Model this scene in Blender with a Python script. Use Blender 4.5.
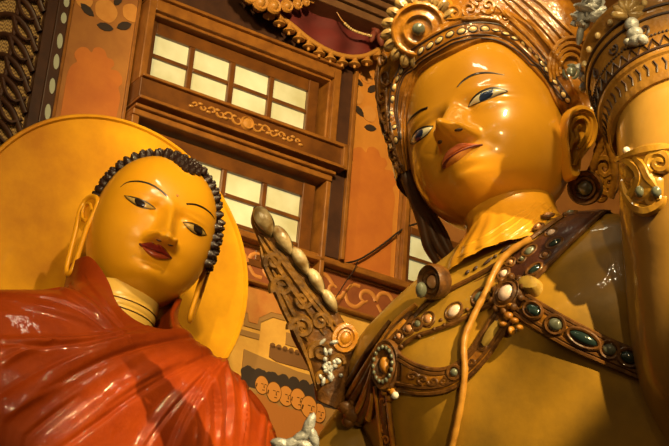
import bpy, math, random
import numpy as np
from mathutils import Vector, Matrix
from mathutils.bvhtree import BVHTree

random.seed(7); rng = np.random.default_rng(7)
for o in list(bpy.data.objects): bpy.data.objects.remove(o)
SC = bpy.context.scene
COL = SC.collection
rad = math.radians

# ------------------------------------------------------------------ camera
F = 1529.0; TH = rad(23.7); RO = rad(4.7)
CAM = np.array([0, 0, 1.6])
_r0 = np.array([1, 0, 0.]); _u0 = np.array([0, -math.sin(TH), math.cos(TH)])
FW = np.array([0, math.cos(TH), math.sin(TH)])
RX = _r0 * math.cos(RO) + _u0 * math.sin(RO)
UX = _u0 * math.cos(RO) - _r0 * math.sin(RO)
cd = bpy.data.cameras.new('camera'); cam = bpy.data.objects.new('camera', cd); COL.objects.link(cam)
cd.sensor_width = 36; cd.lens = F * 36 / 669; cd.clip_end = 200
m = Matrix([[RX[i], UX[i], -FW[i], CAM[i]] for i in range(3)] + [[0, 0, 0, 1]])
cam.matrix_world = m
SC.camera = cam

def ray(px, py): return FW + RX * (px - 334.5) / F - UX * (py - 223) / F
def at(px, py, depth): return CAM + ray(px, py) * depth

# ------------------------------------------------------------------ world, lamps, exposure
SC.view_settings.view_transform = 'Standard'; SC.view_settings.look = 'None'
SC.view_settings.exposure = 0.12; SC.view_settings.gamma = 1.0
w = bpy.data.worlds.new('world'); SC.world = w; w.use_nodes = True
w.node_tree.nodes['Background'].inputs[0].default_value = (1.0, 0.60, 0.22, 1)
w.node_tree.nodes['Background'].inputs[1].default_value = 0.10

def lamp(name, kind, loc, target, energy, color, size=0.3, spot=None, blend=.4):
    l = bpy.data.lights.new(name, kind); l.energy = energy; l.color = color
    if kind == 'AREA': l.size = size
    else: l.shadow_soft_size = size
    if spot: l.spot_size = rad(spot); l.spot_blend = blend
    o = bpy.data.objects.new(name, l); COL.objects.link(o); o.location = Vector(loc)
    o.rotation_euler = (Vector(target) - Vector(loc)).to_track_quat('-Z', 'Y').to_euler()
    return o
WARM = (1.0, 0.74, 0.34)
lamp('flood_right', 'SPOT', (.7, 4.2, 7.4), (-1.05, 7.8, 4.7), 520, WARM, .06, 38, .8)
lamp('flood_left', 'SPOT', (-.9, 1.0, 4.2), (-1.15, 8.0, 4.6), 900, WARM, .08, 25, .7)
lamp('flood_high', 'SPOT', (1.1, 2.4, 9.0), (.62, 6.4, 4.9), 1700, WARM, .09, 19, .6)
lamp('fill_front', 'SPOT', (1.0, .6, 4.7), (.85, 6.4, 4.75), 460, WARM, .06, 18, .8)  # added fill that brightens the crowned face from the front
_t = lamp('tube_lamp', 'AREA', (-.2, 5.1, 8.0), (.61, 6.13, 5.13), 14, (1, .88, .58), .9); _t.data.shape = 'RECTANGLE'; _t.data.size_y = .16
for p_ in ((-1.72, 5.74, 6.64), (-2.3, 5.41, 4.29), (-1.89, 5.39, 3.68), (-2.6, 5.0, 4.9), (-2.1, 5.2, 5.6)): lamp('string_lamp', 'POINT', p_, (0, 9, 5), 1.3, (1.0, .84, .55), .012)
lamp('flood_side', 'SPOT', (3.3, .6, 6.4), (.32, 6.2, 3.78), 4200, WARM, .05, 15, .35)
lamp('flood_arm', 'SPOT', (1.6, .8, 5.2), (1.45, 6.0, 4.2), 260, WARM, .1, 18, .8)
lamp('fill_low', 'SPOT', (1.6, .2, 3.0), (.30, 6.2, 3.72), 620, WARM, .05, 11, .7)  # added fill that lifts the lower torso
lamp('wall_wash', 'SPOT', (-.1, 3.8, 7.4), (1.0, 11, 5.9), 2000, WARM, .2, 62, .9)
lamp('screen_wash', 'SPOT', (-1.9, 4.6, 7.2), (-1.6, 9.9, 6.6), 420, WARM, .2, 50, .9)  # added spot that brightens the carved screen
for k_, (x_, y_, z_) in enumerate(((-.9, 2.0, 5.6), (-.5, 2.2, 6.4), (.2, 1.8, 6.9), (-1.7, 2.4, 5.0), (.5, 2.3, 6.2))):
    lamp('string_lamp', 'POINT', (x_, y_, z_), (0, 9, 5), 15, (1.0, .80, .52), .035)

# ------------------------------------------------------------------ materials
def mat(name, col, rough=.5, metal=0., coat=0., noise=None, bump=None, emit=None, spec=.5, coat_rough=.04):
    """noise = (scale, colour2, amount) mottling; bump = (scale, strength)"""
    m = bpy.data.materials.new(name); m.use_nodes = True
    nt = m.node_tree; b = nt.nodes['Principled BSDF']
    b.inputs['Base Color'].default_value = (*col, 1); b.inputs['Roughness'].default_value = rough
    b.inputs['Metallic'].default_value = metal; b.inputs['Coat Weight'].default_value = coat
    b.inputs['Coat Roughness'].default_value = coat_rough; b.inputs['Specular IOR Level'].default_value = spec
    tc = nt.nodes.new('ShaderNodeTexCoord')
    if noise:
        sc, c2, amt = noise[:3]
        n = nt.nodes.new('ShaderNodeTexNoise'); n.inputs['Scale'].default_value = sc; n.inputs['Detail'].default_value = 6
        n.inputs['Roughness'].default_value = .62
        nt.links.new(tc.outputs['Object'], n.inputs['Vector'])
        r = nt.nodes.new('ShaderNodeValToRGB'); r.color_ramp.elements[0].position = .5 - .5 * (1 - amt) ; r.color_ramp.elements[1].position = .5 + .25
        r.color_ramp.elements[0].color = (*c2, 1); r.color_ramp.elements[1].color = (*col, 1)
        nt.links.new(n.outputs['Fac'], r.inputs['Fac']); nt.links.new(r.outputs['Color'], b.inputs['Base Color'])
    if bump:
        n2 = nt.nodes.new('ShaderNodeTexNoise'); n2.inputs['Scale'].default_value = bump[0]; n2.inputs['Detail'].default_value = 3
        nt.links.new(tc.outputs['Object'], n2.inputs['Vector'])
        bp = nt.nodes.new('ShaderNodeBump'); bp.inputs['Strength'].default_value = bump[1]; bp.inputs['Distance'].default_value = .02
        nt.links.new(n2.outputs['Fac'], bp.inputs['Height']); nt.links.new(bp.outputs['Normal'], b.inputs['Normal'])
        if coat: nt.links.new(bp.outputs['Normal'], b.inputs['Coat Normal'])
    if emit:
        b.inputs['Emission Color'].default_value = (*emit[0], 1); b.inputs['Emission Strength'].default_value = emit[1]
    return m
M = {}
M['skin_yellow'] = mat('yellow_enamel', (.77, .35, .010), .34, coat=.7, spec=.25, coat_rough=.02, bump=(9, .06), noise=(3, (.70, .30, .010), .5))
M['neck_yellow'] = mat('pale_yellow_enamel', (.85, .52, .10), .3, coat=.6)
M['robe'] = mat('red_orange_enamel', (.31, .044, .002), .6, coat=.5, bump=(11, .42), noise=(5, (.20, .023, .002), .5), coat_rough=.03, spec=.1)
M['halo'] = mat('halo_paint', (.78, .375, .007), .5, noise=(1.6, (.40, .15, .006), .62), coat=.1, spec=.15)
M['black'] = mat('black_paint', (.012, .006, .004), .35, coat=.4)
M['hair'] = mat('dark_hair_paint', (.022, .008, .006), .42, coat=.3, bump=(60, .3))
M['sclera'] = mat('eye_white_paint', (.62, .55, .36), .2, coat=.8)
M['sclera_olive'] = mat('olive_eye_paint', (.42, .27, .07), .2, coat=.8)
M['iris_brown'] = mat('dark_iris_paint', (.02, .012, .008), .15, coat=1)
M['iris_blue'] = mat('blue_iris_paint', (.012, .024, .07), .15, coat=1)
M['lip_red'] = mat('red_lip_paint', (.36, .055, .018), .25, coat=.7)
M['lip_dark'] = mat('dark_red_lip_paint', (.20, .018, .012), .25, coat=.8)
M['lip_orange'] = mat('ochre_pink_lip_paint', (.50, .19, .04), .25, coat=.8)
M['lip_pink'] = mat('dusky_pink_lip_paint', (.46, .11, .035), .25, coat=.8)
M['skin_gold'] = mat('golden_enamel', (.58, .265, .014), .30, coat=.7, spec=.25, noise=(2.6, (.46, .20, .012), .55), bump=(8, .08))
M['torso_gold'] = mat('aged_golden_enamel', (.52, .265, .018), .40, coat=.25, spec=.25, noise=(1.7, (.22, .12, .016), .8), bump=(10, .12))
M['orn_gold'] = mat('golden_ornament', (.50, .215, .014), .30, coat=.6, noise=(12, (.22, .08, .008), .7), bump=(30, .3))
M['orn_brown'] = mat('brown_gilt_ornament', (.18, .070, .010), .45, coat=.25, noise=(14, (.05, .02, .006), .7), bump=(30, .35), spec=.2)
M['orn_dark'] = mat('maroon_ornament', (.075, .024, .012), .45, coat=.2, noise=(14, (.035, .012, .007), .6), bump=(24, .3), spec=.2)
M['groove'] = mat('dark_groove_paint', (.035, .014, .008), .5)
M['pearl'] = mat('cream_bead_paint', (.62, .44, .18), .22, coat=.9)
M['silver'] = mat('flaking_silver_paint', (.46, .47, .46), .4, metal=.15, noise=(18, (.20, .19, .17), .6), bump=(40, .5))
M['gem_green'] = mat('dark_green_glass', (.012, .025, .022), .12, coat=1)
M['gem_grey'] = mat('grey_green_gem', (.16, .17, .12), .15, coat=1, noise=(30, (.05, .05, .03), .5))
M['gem_pink'] = mat('pale_pink_gem', (.60, .36, .28), .2, coat=.9, noise=(60, (.75, .62, .5), .5))
M['gem_peach'] = mat('peach_gem', (.50, .22, .09), .18, coat=.9, noise=(25, (.30, .16, .06), .5))
M['wood'] = mat('varnished_wood', (.19, .064, .009), .36, coat=.35, noise=(7, (.085, .028, .006), .6))
M['wood_dark'] = mat('dark_wood', (.075, .026, .009), .5, noise=(8, (.035, .012, .006), .6))
M['wood_light'] = mat('light_wood', (.34, .13, .018), .38, coat=.3, noise=(9, (.18, .062, .010), .65))
M['plaster'] = mat('ochre_plaster', (.42, .17, .028), .7, noise=(3, (.26, .09, .018), .6))
M['orange_paint'] = mat('orange_wall_paint', (.55, .17, .018), .6, noise=(4, (.42, .11, .014), .6))
M['cream_paint'] = mat('cream_wall_paint', (.72, .40, .07), .6, noise=(6, (.52, .25, .035), .5))
M['tan_paint'] = mat('tan_wall_paint', (.30, .15, .035), .65)
M['flower_paint'] = mat('peach_flower_paint', (.62, .28, .055), .6, noise=(9, (.50, .19, .03), .6))
M['leaf_paint'] = mat('black_leaf_paint', (.03, .016, .010), .6)
M['frieze_red'] = mat('frieze_red_paint', (.30, .085, .016), .6, noise=(7, (.20, .05, .012), .6))
M['frieze_scroll'] = mat('frieze_scroll_paint', (.50, .19, .035), .55)
M['velvet'] = mat('dark_red_cloth', (.16, .012, .008), .8, noise=(4, (.08, .008, .006), .6))
M['gilt'] = mat('gilt_paint', (.45, .20, .035), .4, coat=.3)
M['inlay'] = mat('shell_inlay', (.42, .44, .34), .3)
M['wicker'] = None
M['cable'] = mat('black_cable', (.02, .012, .008), .5)
M['floor'] = mat('floor_stone', (.22, .13, .07), .5, noise=(3, (.14, .08, .04), .5))
M['glass'] = None
M['pearl_gold'] = mat('worn_gilt_cream', (.46, .30, .10), .25, coat=.8, noise=(22, (.16, .09, .03), .6), bump=(40, .3))
M['orn_gold2'] = mat('dull_gilt_relief', (.26, .115, .012), .45, coat=.3, noise=(16, (.05, .022, .005), .75), bump=(30, .3), spec=.15)
M['orn_bracelet'] = mat('dark_gilt_bracelet', (.34, .165, .022), .38, coat=.3, noise=(9, (.20, .085, .012), .6), bump=(24, .3))
M['arm_gold'] = mat('pale_golden_enamel', (.50, .27, .045), .34, coat=.7, noise=(2.5, (.36, .18, .03), .6), bump=(8, .1))
M['gilt_yellow'] = mat('yellow_gilt', (.42, .27, .05), .4, coat=.4, noise=(30, (.25, .14, .02), .6))
M['pilaster_light'] = mat('golden_orange_wall_paint', (.60, .24, .028), .6, noise=(4, (.46, .16, .02), .6))
M['frieze_red2'] = mat('orange_red_panel_paint', (.42, .13, .02), .6, noise=(9, (.50, .22, .04), .5))
M['roof_paint'] = mat('brown_mural_paint', (.17, .07, .016), .6)
M['monk_face'] = mat('monk_skin_paint', (.52, .20, .03), .6)
M['monk_robe'] = mat('monk_robe_paint', (.36, .12, .016), .6)
M['wood_cornice'] = mat('greyish_cornice_wood', (.20, .095, .035), .5, noise=(9, (.12, .05, .02), .6))
M['velvet2'] = mat('red_bow_cloth', (.16, .03, .012), .7)
M['cord'] = mat('tan_cord_enamel', (.50, .24, .03), .4, coat=.4, noise=(30, (.32, .13, .015), .6))
M['orn_gold3'] = mat('yellow_gold_ornament', (.56, .30, .03), .28, coat=.7, noise=(12, (.36, .16, .015), .6), bump=(20, .2))
M['crown_gold'] = mat('deep_gold_crown', (.38, .15, .009), .3, coat=.9, spec=.25, noise=(10, (.16, .055, .006), .7), bump=(26, .3))
M['lock_brown'] = mat('dark_brown_lock', (.10, .038, .010), .42, coat=.3, noise=(14, (.04, .016, .006), .6))
M['mouth'] = mat('dark_mouth_line', (.11, .012, .008), .4)
M['calyx'] = mat('dark_green_brown_calyx', (.05, .035, .014), .3, coat=.6)
M['bud_cream'] = mat('chipped_cream_bud', (.62, .50, .28), .3, coat=.7, noise=(9, (.16, .09, .025), .72), bump=(26, .3))
M['chip'] = mat('bare_plaster_chip', (.72, .66, .55), .7)
def pane_mat():
    m = bpy.data.materials.new('frosted_lit_pane'); m.use_nodes = True; nt = m.node_tree; b = nt.nodes['Principled BSDF']
    tc = nt.nodes.new('ShaderNodeTexCoord'); n = nt.nodes.new('ShaderNodeTexNoise'); n.inputs['Scale'].default_value = 2.2; n.inputs['Detail'].default_value = 5
    r = nt.nodes.new('ShaderNodeValToRGB'); r.color_ramp.elements[0].position = .3; r.color_ramp.elements[1].position = .72
    r.color_ramp.elements[0].color = (.40, .35, .16, 1); r.color_ramp.elements[1].color = (.66, .64, .40, 1)
    nt.links.new(tc.outputs['Object'], n.inputs['Vector']); nt.links.new(n.outputs['Fac'], r.inputs['Fac'])
    nt.links.new(r.outputs['Color'], b.inputs['Base Color']); nt.links.new(r.outputs['Color'], b.inputs['Emission Color'])
    b.inputs['Emission Strength'].default_value = .5; b.inputs['Roughness'].default_value = .12
    return m
M['glass'] = pane_mat()
def wicker_mat():
    m = bpy.data.materials.new('woven_cane'); m.use_nodes = True; nt = m.node_tree; b = nt.nodes['Principled BSDF']
    tc = nt.nodes.new('ShaderNodeTexCoord'); ck = nt.nodes.new('ShaderNodeTexChecker'); ck.inputs['Scale'].default_value = 70
    ck.inputs['Color1'].default_value = (.42, .26, .08, 1); ck.inputs['Color2'].default_value = (.14, .07, .02, 1)
    nt.links.new(tc.outputs['Object'], ck.inputs['Vector']); nt.links.new(ck.outputs['Color'], b.inputs['Base Color']); b.inputs['Roughness'].default_value = .7
    return m
M['wicker'] = wicker_mat()

# ------------------------------------------------------------------ mesh helpers
def nrm(v):
    v = np.asarray(v, float); l = np.linalg.norm(v, axis=-1, keepdims=True); return v / np.where(l < 1e-12, 1, l)
def smooth(a, b, x):
    t = np.clip((np.asarray(x, float) - a) / (b - a), 0, 1); return t * t * (3 - 2 * t)
def catmull(pts, n, closed=False):
    P = np.asarray(pts, float)
    if len(P) == 2 and not closed: return P[0] + (P[1] - P[0]) * np.linspace(0, 1, n)[:, None]
    if closed: Q = np.vstack([P[-1], P, P[0], P[1]]); segs = len(P)
    else: Q = np.vstack([2 * P[0] - P[1], P, 2 * P[-1] - P[-2]]); segs = len(P) - 1
    out = []
    for u in np.linspace(0, segs, n, endpoint=not closed):
        i = min(int(u), segs - 1); t = u - i; a, b, c, d = Q[i:i + 4]
        out.append(.5 * ((2 * b) + (-a + c) * t + (2 * a - 5 * b + 4 * c - d) * t * t + (-a + 3 * b - 3 * c + d) * t ** 3))
    return np.array(out)

class MB:
    def __init__(s): s.v = []; s.f = []; s.m = []; s.n = 0
    def add(s, V, Fc, mi=0):
        V = np.asarray(V, float).reshape(-1, 3); s.v.append(V)
        s.f += [tuple(int(i) + s.n for i in f) for f in Fc]; s.m += [mi] * len(Fc); s.n += len(V); return s
    def grid(s, G, wrap_u=False, wrap_v=False, mi=0, flip=False):
        G = np.asarray(G); nu, nv = G.shape[:2]; Fc = []
        for i in range(nu if wrap_u else nu - 1):
            for j in range(nv if wrap_v else nv - 1):
                a = i * nv + j; b = ((i + 1) % nu) * nv + j; c = ((i + 1) % nu) * nv + (j + 1) % nv; d = i * nv + (j + 1) % nv
                Fc.append((a, d, c, b) if flip else (a, b, c, d))
        return s.add(G.reshape(-1, 3), Fc, mi)
    def tube(s, P, r, n=8, closed=False, mi=0, flat=1.0, N=None):
        """sweep along P; with N the section is squashed by flat along N"""
        P = np.asarray(P, float); k = len(P); r = np.broadcast_to(np.asarray(r, float), (k,))
        T = nrm(np.roll(P, -1, 0) - np.roll(P, 1, 0)) if closed else nrm(np.gradient(P, axis=0))
        rings = []
        up = None
        for i in range(k):
            if N is not None: up = N[i] if np.ndim(N) == 2 else np.asarray(N, float)
            elif up is None: up = np.array([0, 0, 1.]) if abs(T[i][2]) < .9 else np.array([1., 0, 0])
            sd = nrm(np.cross(T[i], up)); up2 = np.cross(sd, T[i])
            if N is None: up = up2
            a = np.linspace(0, 2 * np.pi, n, endpoint=False)
            rings.append(P[i] + r[i] * (np.cos(a)[:, None] * sd + flat * np.sin(a)[:, None] * up2))
        b = s.n
        s.grid(np.array(rings), wrap_u=closed, wrap_v=True, mi=mi)
        if not closed:
            s.f += [tuple(range(b, b + n)), tuple(range(b + (k - 1) * n, b + k * n))[::-1]]; s.m += [mi, mi]
        return s
    def ribbon(s, P, N, prof, closed=False, mi=0):
        """sweep profile [(side, height)] along P; N normals"""
        P = np.asarray(P, float); N = nrm(N)
        T = nrm(np.roll(P, -1, 0) - np.roll(P, 1, 0)) if closed else nrm(np.gradient(P, axis=0))
        S = nrm(np.cross(T, N)); pr = np.asarray(prof, float)
        if pr.ndim == 2: pr = np.broadcast_to(pr, (len(P),) + pr.shape)
        G = P[:, None] + S[:, None] * pr[:, :, :1] + N[:, None] * pr[:, :, 1:]
        return s.grid(G, wrap_u=closed, wrap_v=False, mi=mi)
    def ell(s, c, ax, n=12, k=8, mi=0, pw=1.0):
        """ellipsoid, ax = 3 axis vectors with length"""
        c = np.asarray(c, float); ax = np.asarray(ax, float)
        th = np.linspace(0, np.pi, k + 1); ph = np.linspace(0, 2 * np.pi, n, endpoint=False)
        G = np.array([[c + ax[0] * np.sin(t) * np.cos(p) + ax[1] * np.sin(t) * np.sin(p) + ax[2] * np.cos(t) ** 1 for p in ph] for t in th])
        return s.grid(G, wrap_v=True, mi=mi)
    def lathe(s, c, A, prof, n=32, mi=0):
        """A: 3x3 columns (x, y, axis); prof [(r, h)]"""
        c = np.asarray(c, float); A = np.asarray(A, float); a = np.linspace(0, 2 * np.pi, n, endpoint=False)
        G = np.array([[c + A[:, 0] * r * math.cos(t) + A[:, 1] * r * math.sin(t) + A[:, 2] * h for t in a] for r, h in prof])
        return s.grid(G, wrap_v=True, mi=mi)
    def box(s, fn, a, b, mi=0, bev=0):
        (x0, y0, z0), (x1, y1, z1) = a, b
        V = [fn(x, y, z) for x in (x0, x1) for y in (y0, y1) for z in (z0, z1)]
        return s.add(V, [(0, 1, 3, 2), (4, 6, 7, 5), (0, 4, 5, 1), (2, 3, 7, 6), (0, 2, 6, 4), (1, 5, 7, 3)], mi)
    def slab(s, outline, fn, t0, t1, mi=0):
        """extruded polygon: fn(u, v, t)"""
        n = len(outline); V = [fn(u, v, t0) for u, v in outline] + [fn(u, v, t1) for u, v in outline]
        Fc = [tuple(range(n))[::-1], tuple(range(n, 2 * n))] + [(i, (i + 1) % n, n + (i + 1) % n, n + i) for i in range(n)]
        return s.add(V, Fc, mi)
    def build(s, name, mats, parent=None, shade=True, bevel=0, sub=0):
        V = np.vstack(s.v); me = bpy.data.meshes.new(name)
        org = np.zeros(3)
        if parent is not None:
            p = parent
            while p is not None: org = org + np.array(p.location); p = p.parent
            V = V - org
        me.from_pydata(V.tolist(), [], s.f)
        if not isinstance(mats, (list, tuple)): mats = [mats]
        for mm in mats: me.materials.append(mm)
        me.polygons.foreach_set('material_index', s.m)
        me.polygons.foreach_set('use_smooth', [shade] * len(s.f))
        me.update()
        import bmesh
        bm = bmesh.new(); bm.from_mesh(me); bmesh.ops.remove_doubles(bm, verts=bm.verts, dist=1e-6); bmesh.ops.recalc_face_normals(bm, faces=bm.faces); bm.to_mesh(me); bm.free()
        if shade:
            try: me.set_sharp_from_angle(angle=rad(50))
            except Exception: pass
        o = bpy.data.objects.new(name, me); COL.objects.link(o)
        if parent is not None: o.parent = parent
        if bevel:
            b = o.modifiers.new('bevel', 'BEVEL'); b.width = bevel; b.segments = 2; b.limit_method = 'ANGLE'
        if sub:
            b = o.modifiers.new('sub', 'SUBSURF'); b.levels = sub; b.render_levels = sub
        return o

def thing(name, label, cat, loc=(0, 0, 0), group=None):
    o = bpy.data.objects.new(name, None); COL.objects.link(o); o.location = Vector(loc); o.empty_display_size = .2
    o['label'] = label; o['category'] = cat
    if group: o['group'] = group
    return o
def tag(o, label=None, cat=None, group=None, kind=None):
    for k, v in (('label', label), ('category', cat), ('group', group), ('kind', kind)):
        if v: o[k] = v
    return o

class Surf:
    """a finished surface that ornaments are set onto"""
    def __init__(s, V, Fc): s.b = BVHTree.FromPolygons([tuple(v) for v in V], Fc)
    def hit(s, px, py):
        d = Vector(ray(px, py)).normalized(); p, n, i, t = s.b.ray_cast(Vector(CAM), d)
        if p is None:                       # past the outline: nearest point of the surface
            best = None
            for t in np.linspace(5, 12, 57):
                q, n2, i, dist = s.b.find_nearest(Vector(CAM) + d * t)
                if best is None or dist < best[0]: best = (dist, q, n2)
            p, n = best[1], best[2]
        p = np.array(p); n = np.array(n)
        if n @ (CAM - p) < 0 : n = -n
        return p, n
    def path(s, pts, n=40, closed=False, off=0., raw=False):
        Q = np.asarray(pts, float) if raw else catmull(pts, n, closed)
        R = [s.hit(*q) for q in Q]
        P = np.array([r[0] for r in R]); N = np.array([r[1] for r in R])
        if len(N) > 4:
            for _ in range(2):
                N = nrm(N + np.roll(N, 1, 0) * (1 if closed else 1) + np.roll(N, -1, 0)) if closed else nrm(np.vstack([N[:1], (N[:-2] + N[1:-1] + N[2:]), N[-1:]]))
        return P + N * off, N
def surf_of(mb): return Surf(np.vstack(mb.v), mb.f)

def eul(yaw, pitch, roll):
    c, s_ = math.cos, math.sin
    Rz = np.array([[c(yaw), -s_(yaw), 0], [s_(yaw), c(yaw), 0], [0, 0, 1]])
    Rx = np.array([[1, 0, 0], [0, c(pitch), -s_(pitch)], [0, s_(pitch), c(pitch)]])
    Ry = np.array([[c(roll), 0, s_(roll)], [0, 1, 0], [-s_(roll), 0, c(roll)]])
    return Rz @ Rx @ Ry

# ------------------------------------------------------------------ back wall frame: s along the wall, z up, n out of it
AZ = rad(59); WD = np.array([math.sin(AZ), math.cos(AZ), 0]); WN = np.array([WD[1], -WD[0], 0]); W0 = at(228, 85, 11.0)
def wp(s, z, n=0.): p = W0 + WD * s + WN * n; return np.array([p[0], p[1], z])
def wbox(mb, s0, s1, z0, z1, n0, n1, mi=0): return mb.box(lambda a, b, c: wp(a, c, b), (s0, n0, z0), (s1, n1, z1), mi)
def wpoly(mb, pts, n0, n1, mi=0): return mb.slab(pts, lambda u, v, t: wp(u, v, t), n0, n1, mi)
def wbar(mb, pts, r, n0, n=8, mi=0, num=30, closed=False, flat=1.):
    P = catmull(pts, num, closed); return mb.tube([wp(a, b, n0) for a, b in P], r, n, closed, mi, flat, WN if flat != 1 else None)

def struct(name, mb, mats, parent=None, shade=False, **k):
    o = mb.build(name, mats, parent, shade, **k); o['kind'] = 'structure'; return o

struct('floor', MB().box(lambda x, y, z: (x, y, z), (-12, -4, -.2), (14, 19, 0)), M['floor'])
struct('ceiling', MB().box(lambda x, y, z: (x, y, z), (-12, -4, 11.0), (14, 19, 11.2)), M['wood_dark'])
# wall built as a frame around the three window openings so the panes stand in real openings
wb = MB()
ZT = 11.0
def wallpiece(s0, s1, z0, z1): wbox(wb, s0, s1, z0, z1, -.30, -.06)
wallpiece(-9, -.76, 0, ZT); wallpiece(-.76, .90, 0, 5.5); wallpiece(-.76, .90, 7.26, ZT); wallpiece(-.76, .90, 6.42, 6.52)
wallpiece(.90, 1.58, 0, ZT); wallpiece(1.58, 2.6, 0, 5.76); wallpiece(1.58, 2.6, 6.24, ZT); wallpiece(2.6, 13.0, 0, ZT)
struct('wall_back', wb, M['plaster'])

def window(name, s0, s1, z0, z1, cols, rows, fr=.07, mats=('wood', 'wood')):
    root = bpy.data.objects.new(name, None); COL.objects.link(root); root.location = Vector(wp((s0 + s1) / 2, z0, 0)); root['kind'] = 'structure'
    f = MB()
    S = [c for c in cols]; Z = rows
    wbox(f, s0, cols[0][0], z0, z1, -.05, .035); wbox(f, cols[-1][1], s1, z0, z1, -.05, .035)
    wbox(f, cols[0][0], cols[-1][1], rows[-1][1], z1, -.05, .03); wbox(f, cols[0][0], cols[-1][1], z0, rows[0][0], -.05, .03)
    for a, b in zip(cols[:-1], cols[1:]): wbox(f, a[1], b[0], rows[0][0], rows[-1][1], -.04, .028)
    for a, b in zip(rows[:-1], rows[1:]):
        for c in cols: wbox(f, c[0], c[1], a[1], b[0], -.04, .022)
    fo = f.build('window_frame', M['wood'], root, False, bevel=.006)
    for c in cols:
        for r in rows:
            g = MB(); wbox(g, c[0], c[1], r[0], r[1], -.012, 0.); g.build('pane', M['glass'], root, False)
    return root
COLS = [(-.62, -.343), (-.30, -.012), (.034, .318), (.36, .648)]
w1 = window('window_1', -.66, .735, 6.55, 7.14, COLS, [(6.687, 6.862), (6.892, 7.046)])
w2 = window('window_2', -.66, .78, 5.55, 6.30, [(-.60, -.30), (-.265, .022), (.063, .350), (.392, .678)], [(5.60, 5.80), (5.83, 6.0), (6.03, 6.195)])
w3 = window('window_3', 1.60, 2.6, 5.77, 6.24, [(1.64, 1.90), (1.94, 2.2), (2.24, 2.5)], [(5.815, 5.985), (6.012, 6.18)])
def casing():
    root = bpy.data.objects.new('trim_1', None); COL.objects.link(root); root.location = Vector(wp(.1, 6.4, 0)); root['kind'] = 'structure'
    c = MB()
    # moulded outer frame of the upper window
    wbox(c, -.745, -.69, 6.60, 7.25, -.06, .14); wbox(c, -.69, .80, 7.165, 7.25, -.06, .14); wbox(c, .80, .86, 6.60, 7.25, -.06, .14)
    wbox(c, -.745, .86, 7.25, 7.275, -.06, .17)
    wbox(c, -.69, -.675, 6.60, 7.165, -.06, .10); wbox(c, -.69, .80, 7.145, 7.165, -.06, .10); wbox(c, .78, .80, 6.60, 7.145, -.06, .10)
    # lower window
    wbox(c, .82, .86, 5.55, 6.33, -.06, .12); wbox(c, -.745, .86, 6.33, 6.375, -.06, .13); wbox(c, -.745, -.69, 5.55, 6.33, -.06, .12)
    c.build('window_casing', M['wood_light'], root, False, bevel=.008)
    c = MB(); wbox(c, -.74, .91, 6.445, 6.60, -.06, .17); c.build('carved_sill_board', M['wood'], root, False, bevel=.006)
    c = MB(); wbox(c, -.74, .93, 6.595, 6.615, -.06, .20); wbox(c, -.74, .93, 6.425, 6.448, -.06, .20); wbox(c, .895, .93, 6.425, 6.615, -.06, .2); wbox(c, -.745, .87, 6.375, 6.40, -.06, .16)
    c.build('sill_moulding', M['wood_light'], root, False, bevel=.006)
    c = MB(); wbox(c, .865, .985, 5.76, 7.30, -.06, .10); c.build('dark_post', M['wood_dark'], root, False, bevel=.006)
    c = MB(); wbox(c, .985, 1.015, 5.76, 7.30, -.06, .13); wbox(c, 1.56, 1.60, 5.74, 6.9, -.06, .06); c.build('edge_strip', M['wood_light'], root, False, bevel=.004)
    # carved crest on the sill board
    c = MB(); cz = 6.525
    cc = wp(.10, cz, .17)
    A = np.stack([WD, np.array([0, 0, 1.]), WN], 1)
    c.lathe(cc, A, [(0, .012), (.018, .014), (.03, .006), (.036, .006), (.045, .02), (.054, .0)], 24)
    for sgn in (-1, 1):
        for k in range(6):
            s0 = .10 + sgn * (.075 + .068 * k); h = .045 * (1 - k * .11)
            th = np.linspace(0, 5.2, 16); rr = h * (1 - th / 6.5)
            c.tube([wp(s0 + sgn * r_ * math.cos(t), cz + (1 if k % 2 else -1) * r_ * math.sin(t), .172) for t, r_ in zip(th, rr)], np.linspace(.010, .005, 16), 6)
            c.ell(wp(s0 + sgn * .03, cz - (1 if k % 2 else -1) * .02, .172), np.stack([WD * .022, np.array([0, 0, .012]), WN * .012]), 8, 6)
    c.build('carved_crest', M['gilt'], root, True)
casing()
# ledge and floor of the frieze
c = MB(); wbox(c, -.748, 4.6, 5.70, 5.735, -.06, .12); wbox(c, -.748, 4.6, 5.735, 5.765, -.06, .09); struct('trim_2', c, M['wood_light'], bevel=.008)

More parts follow.
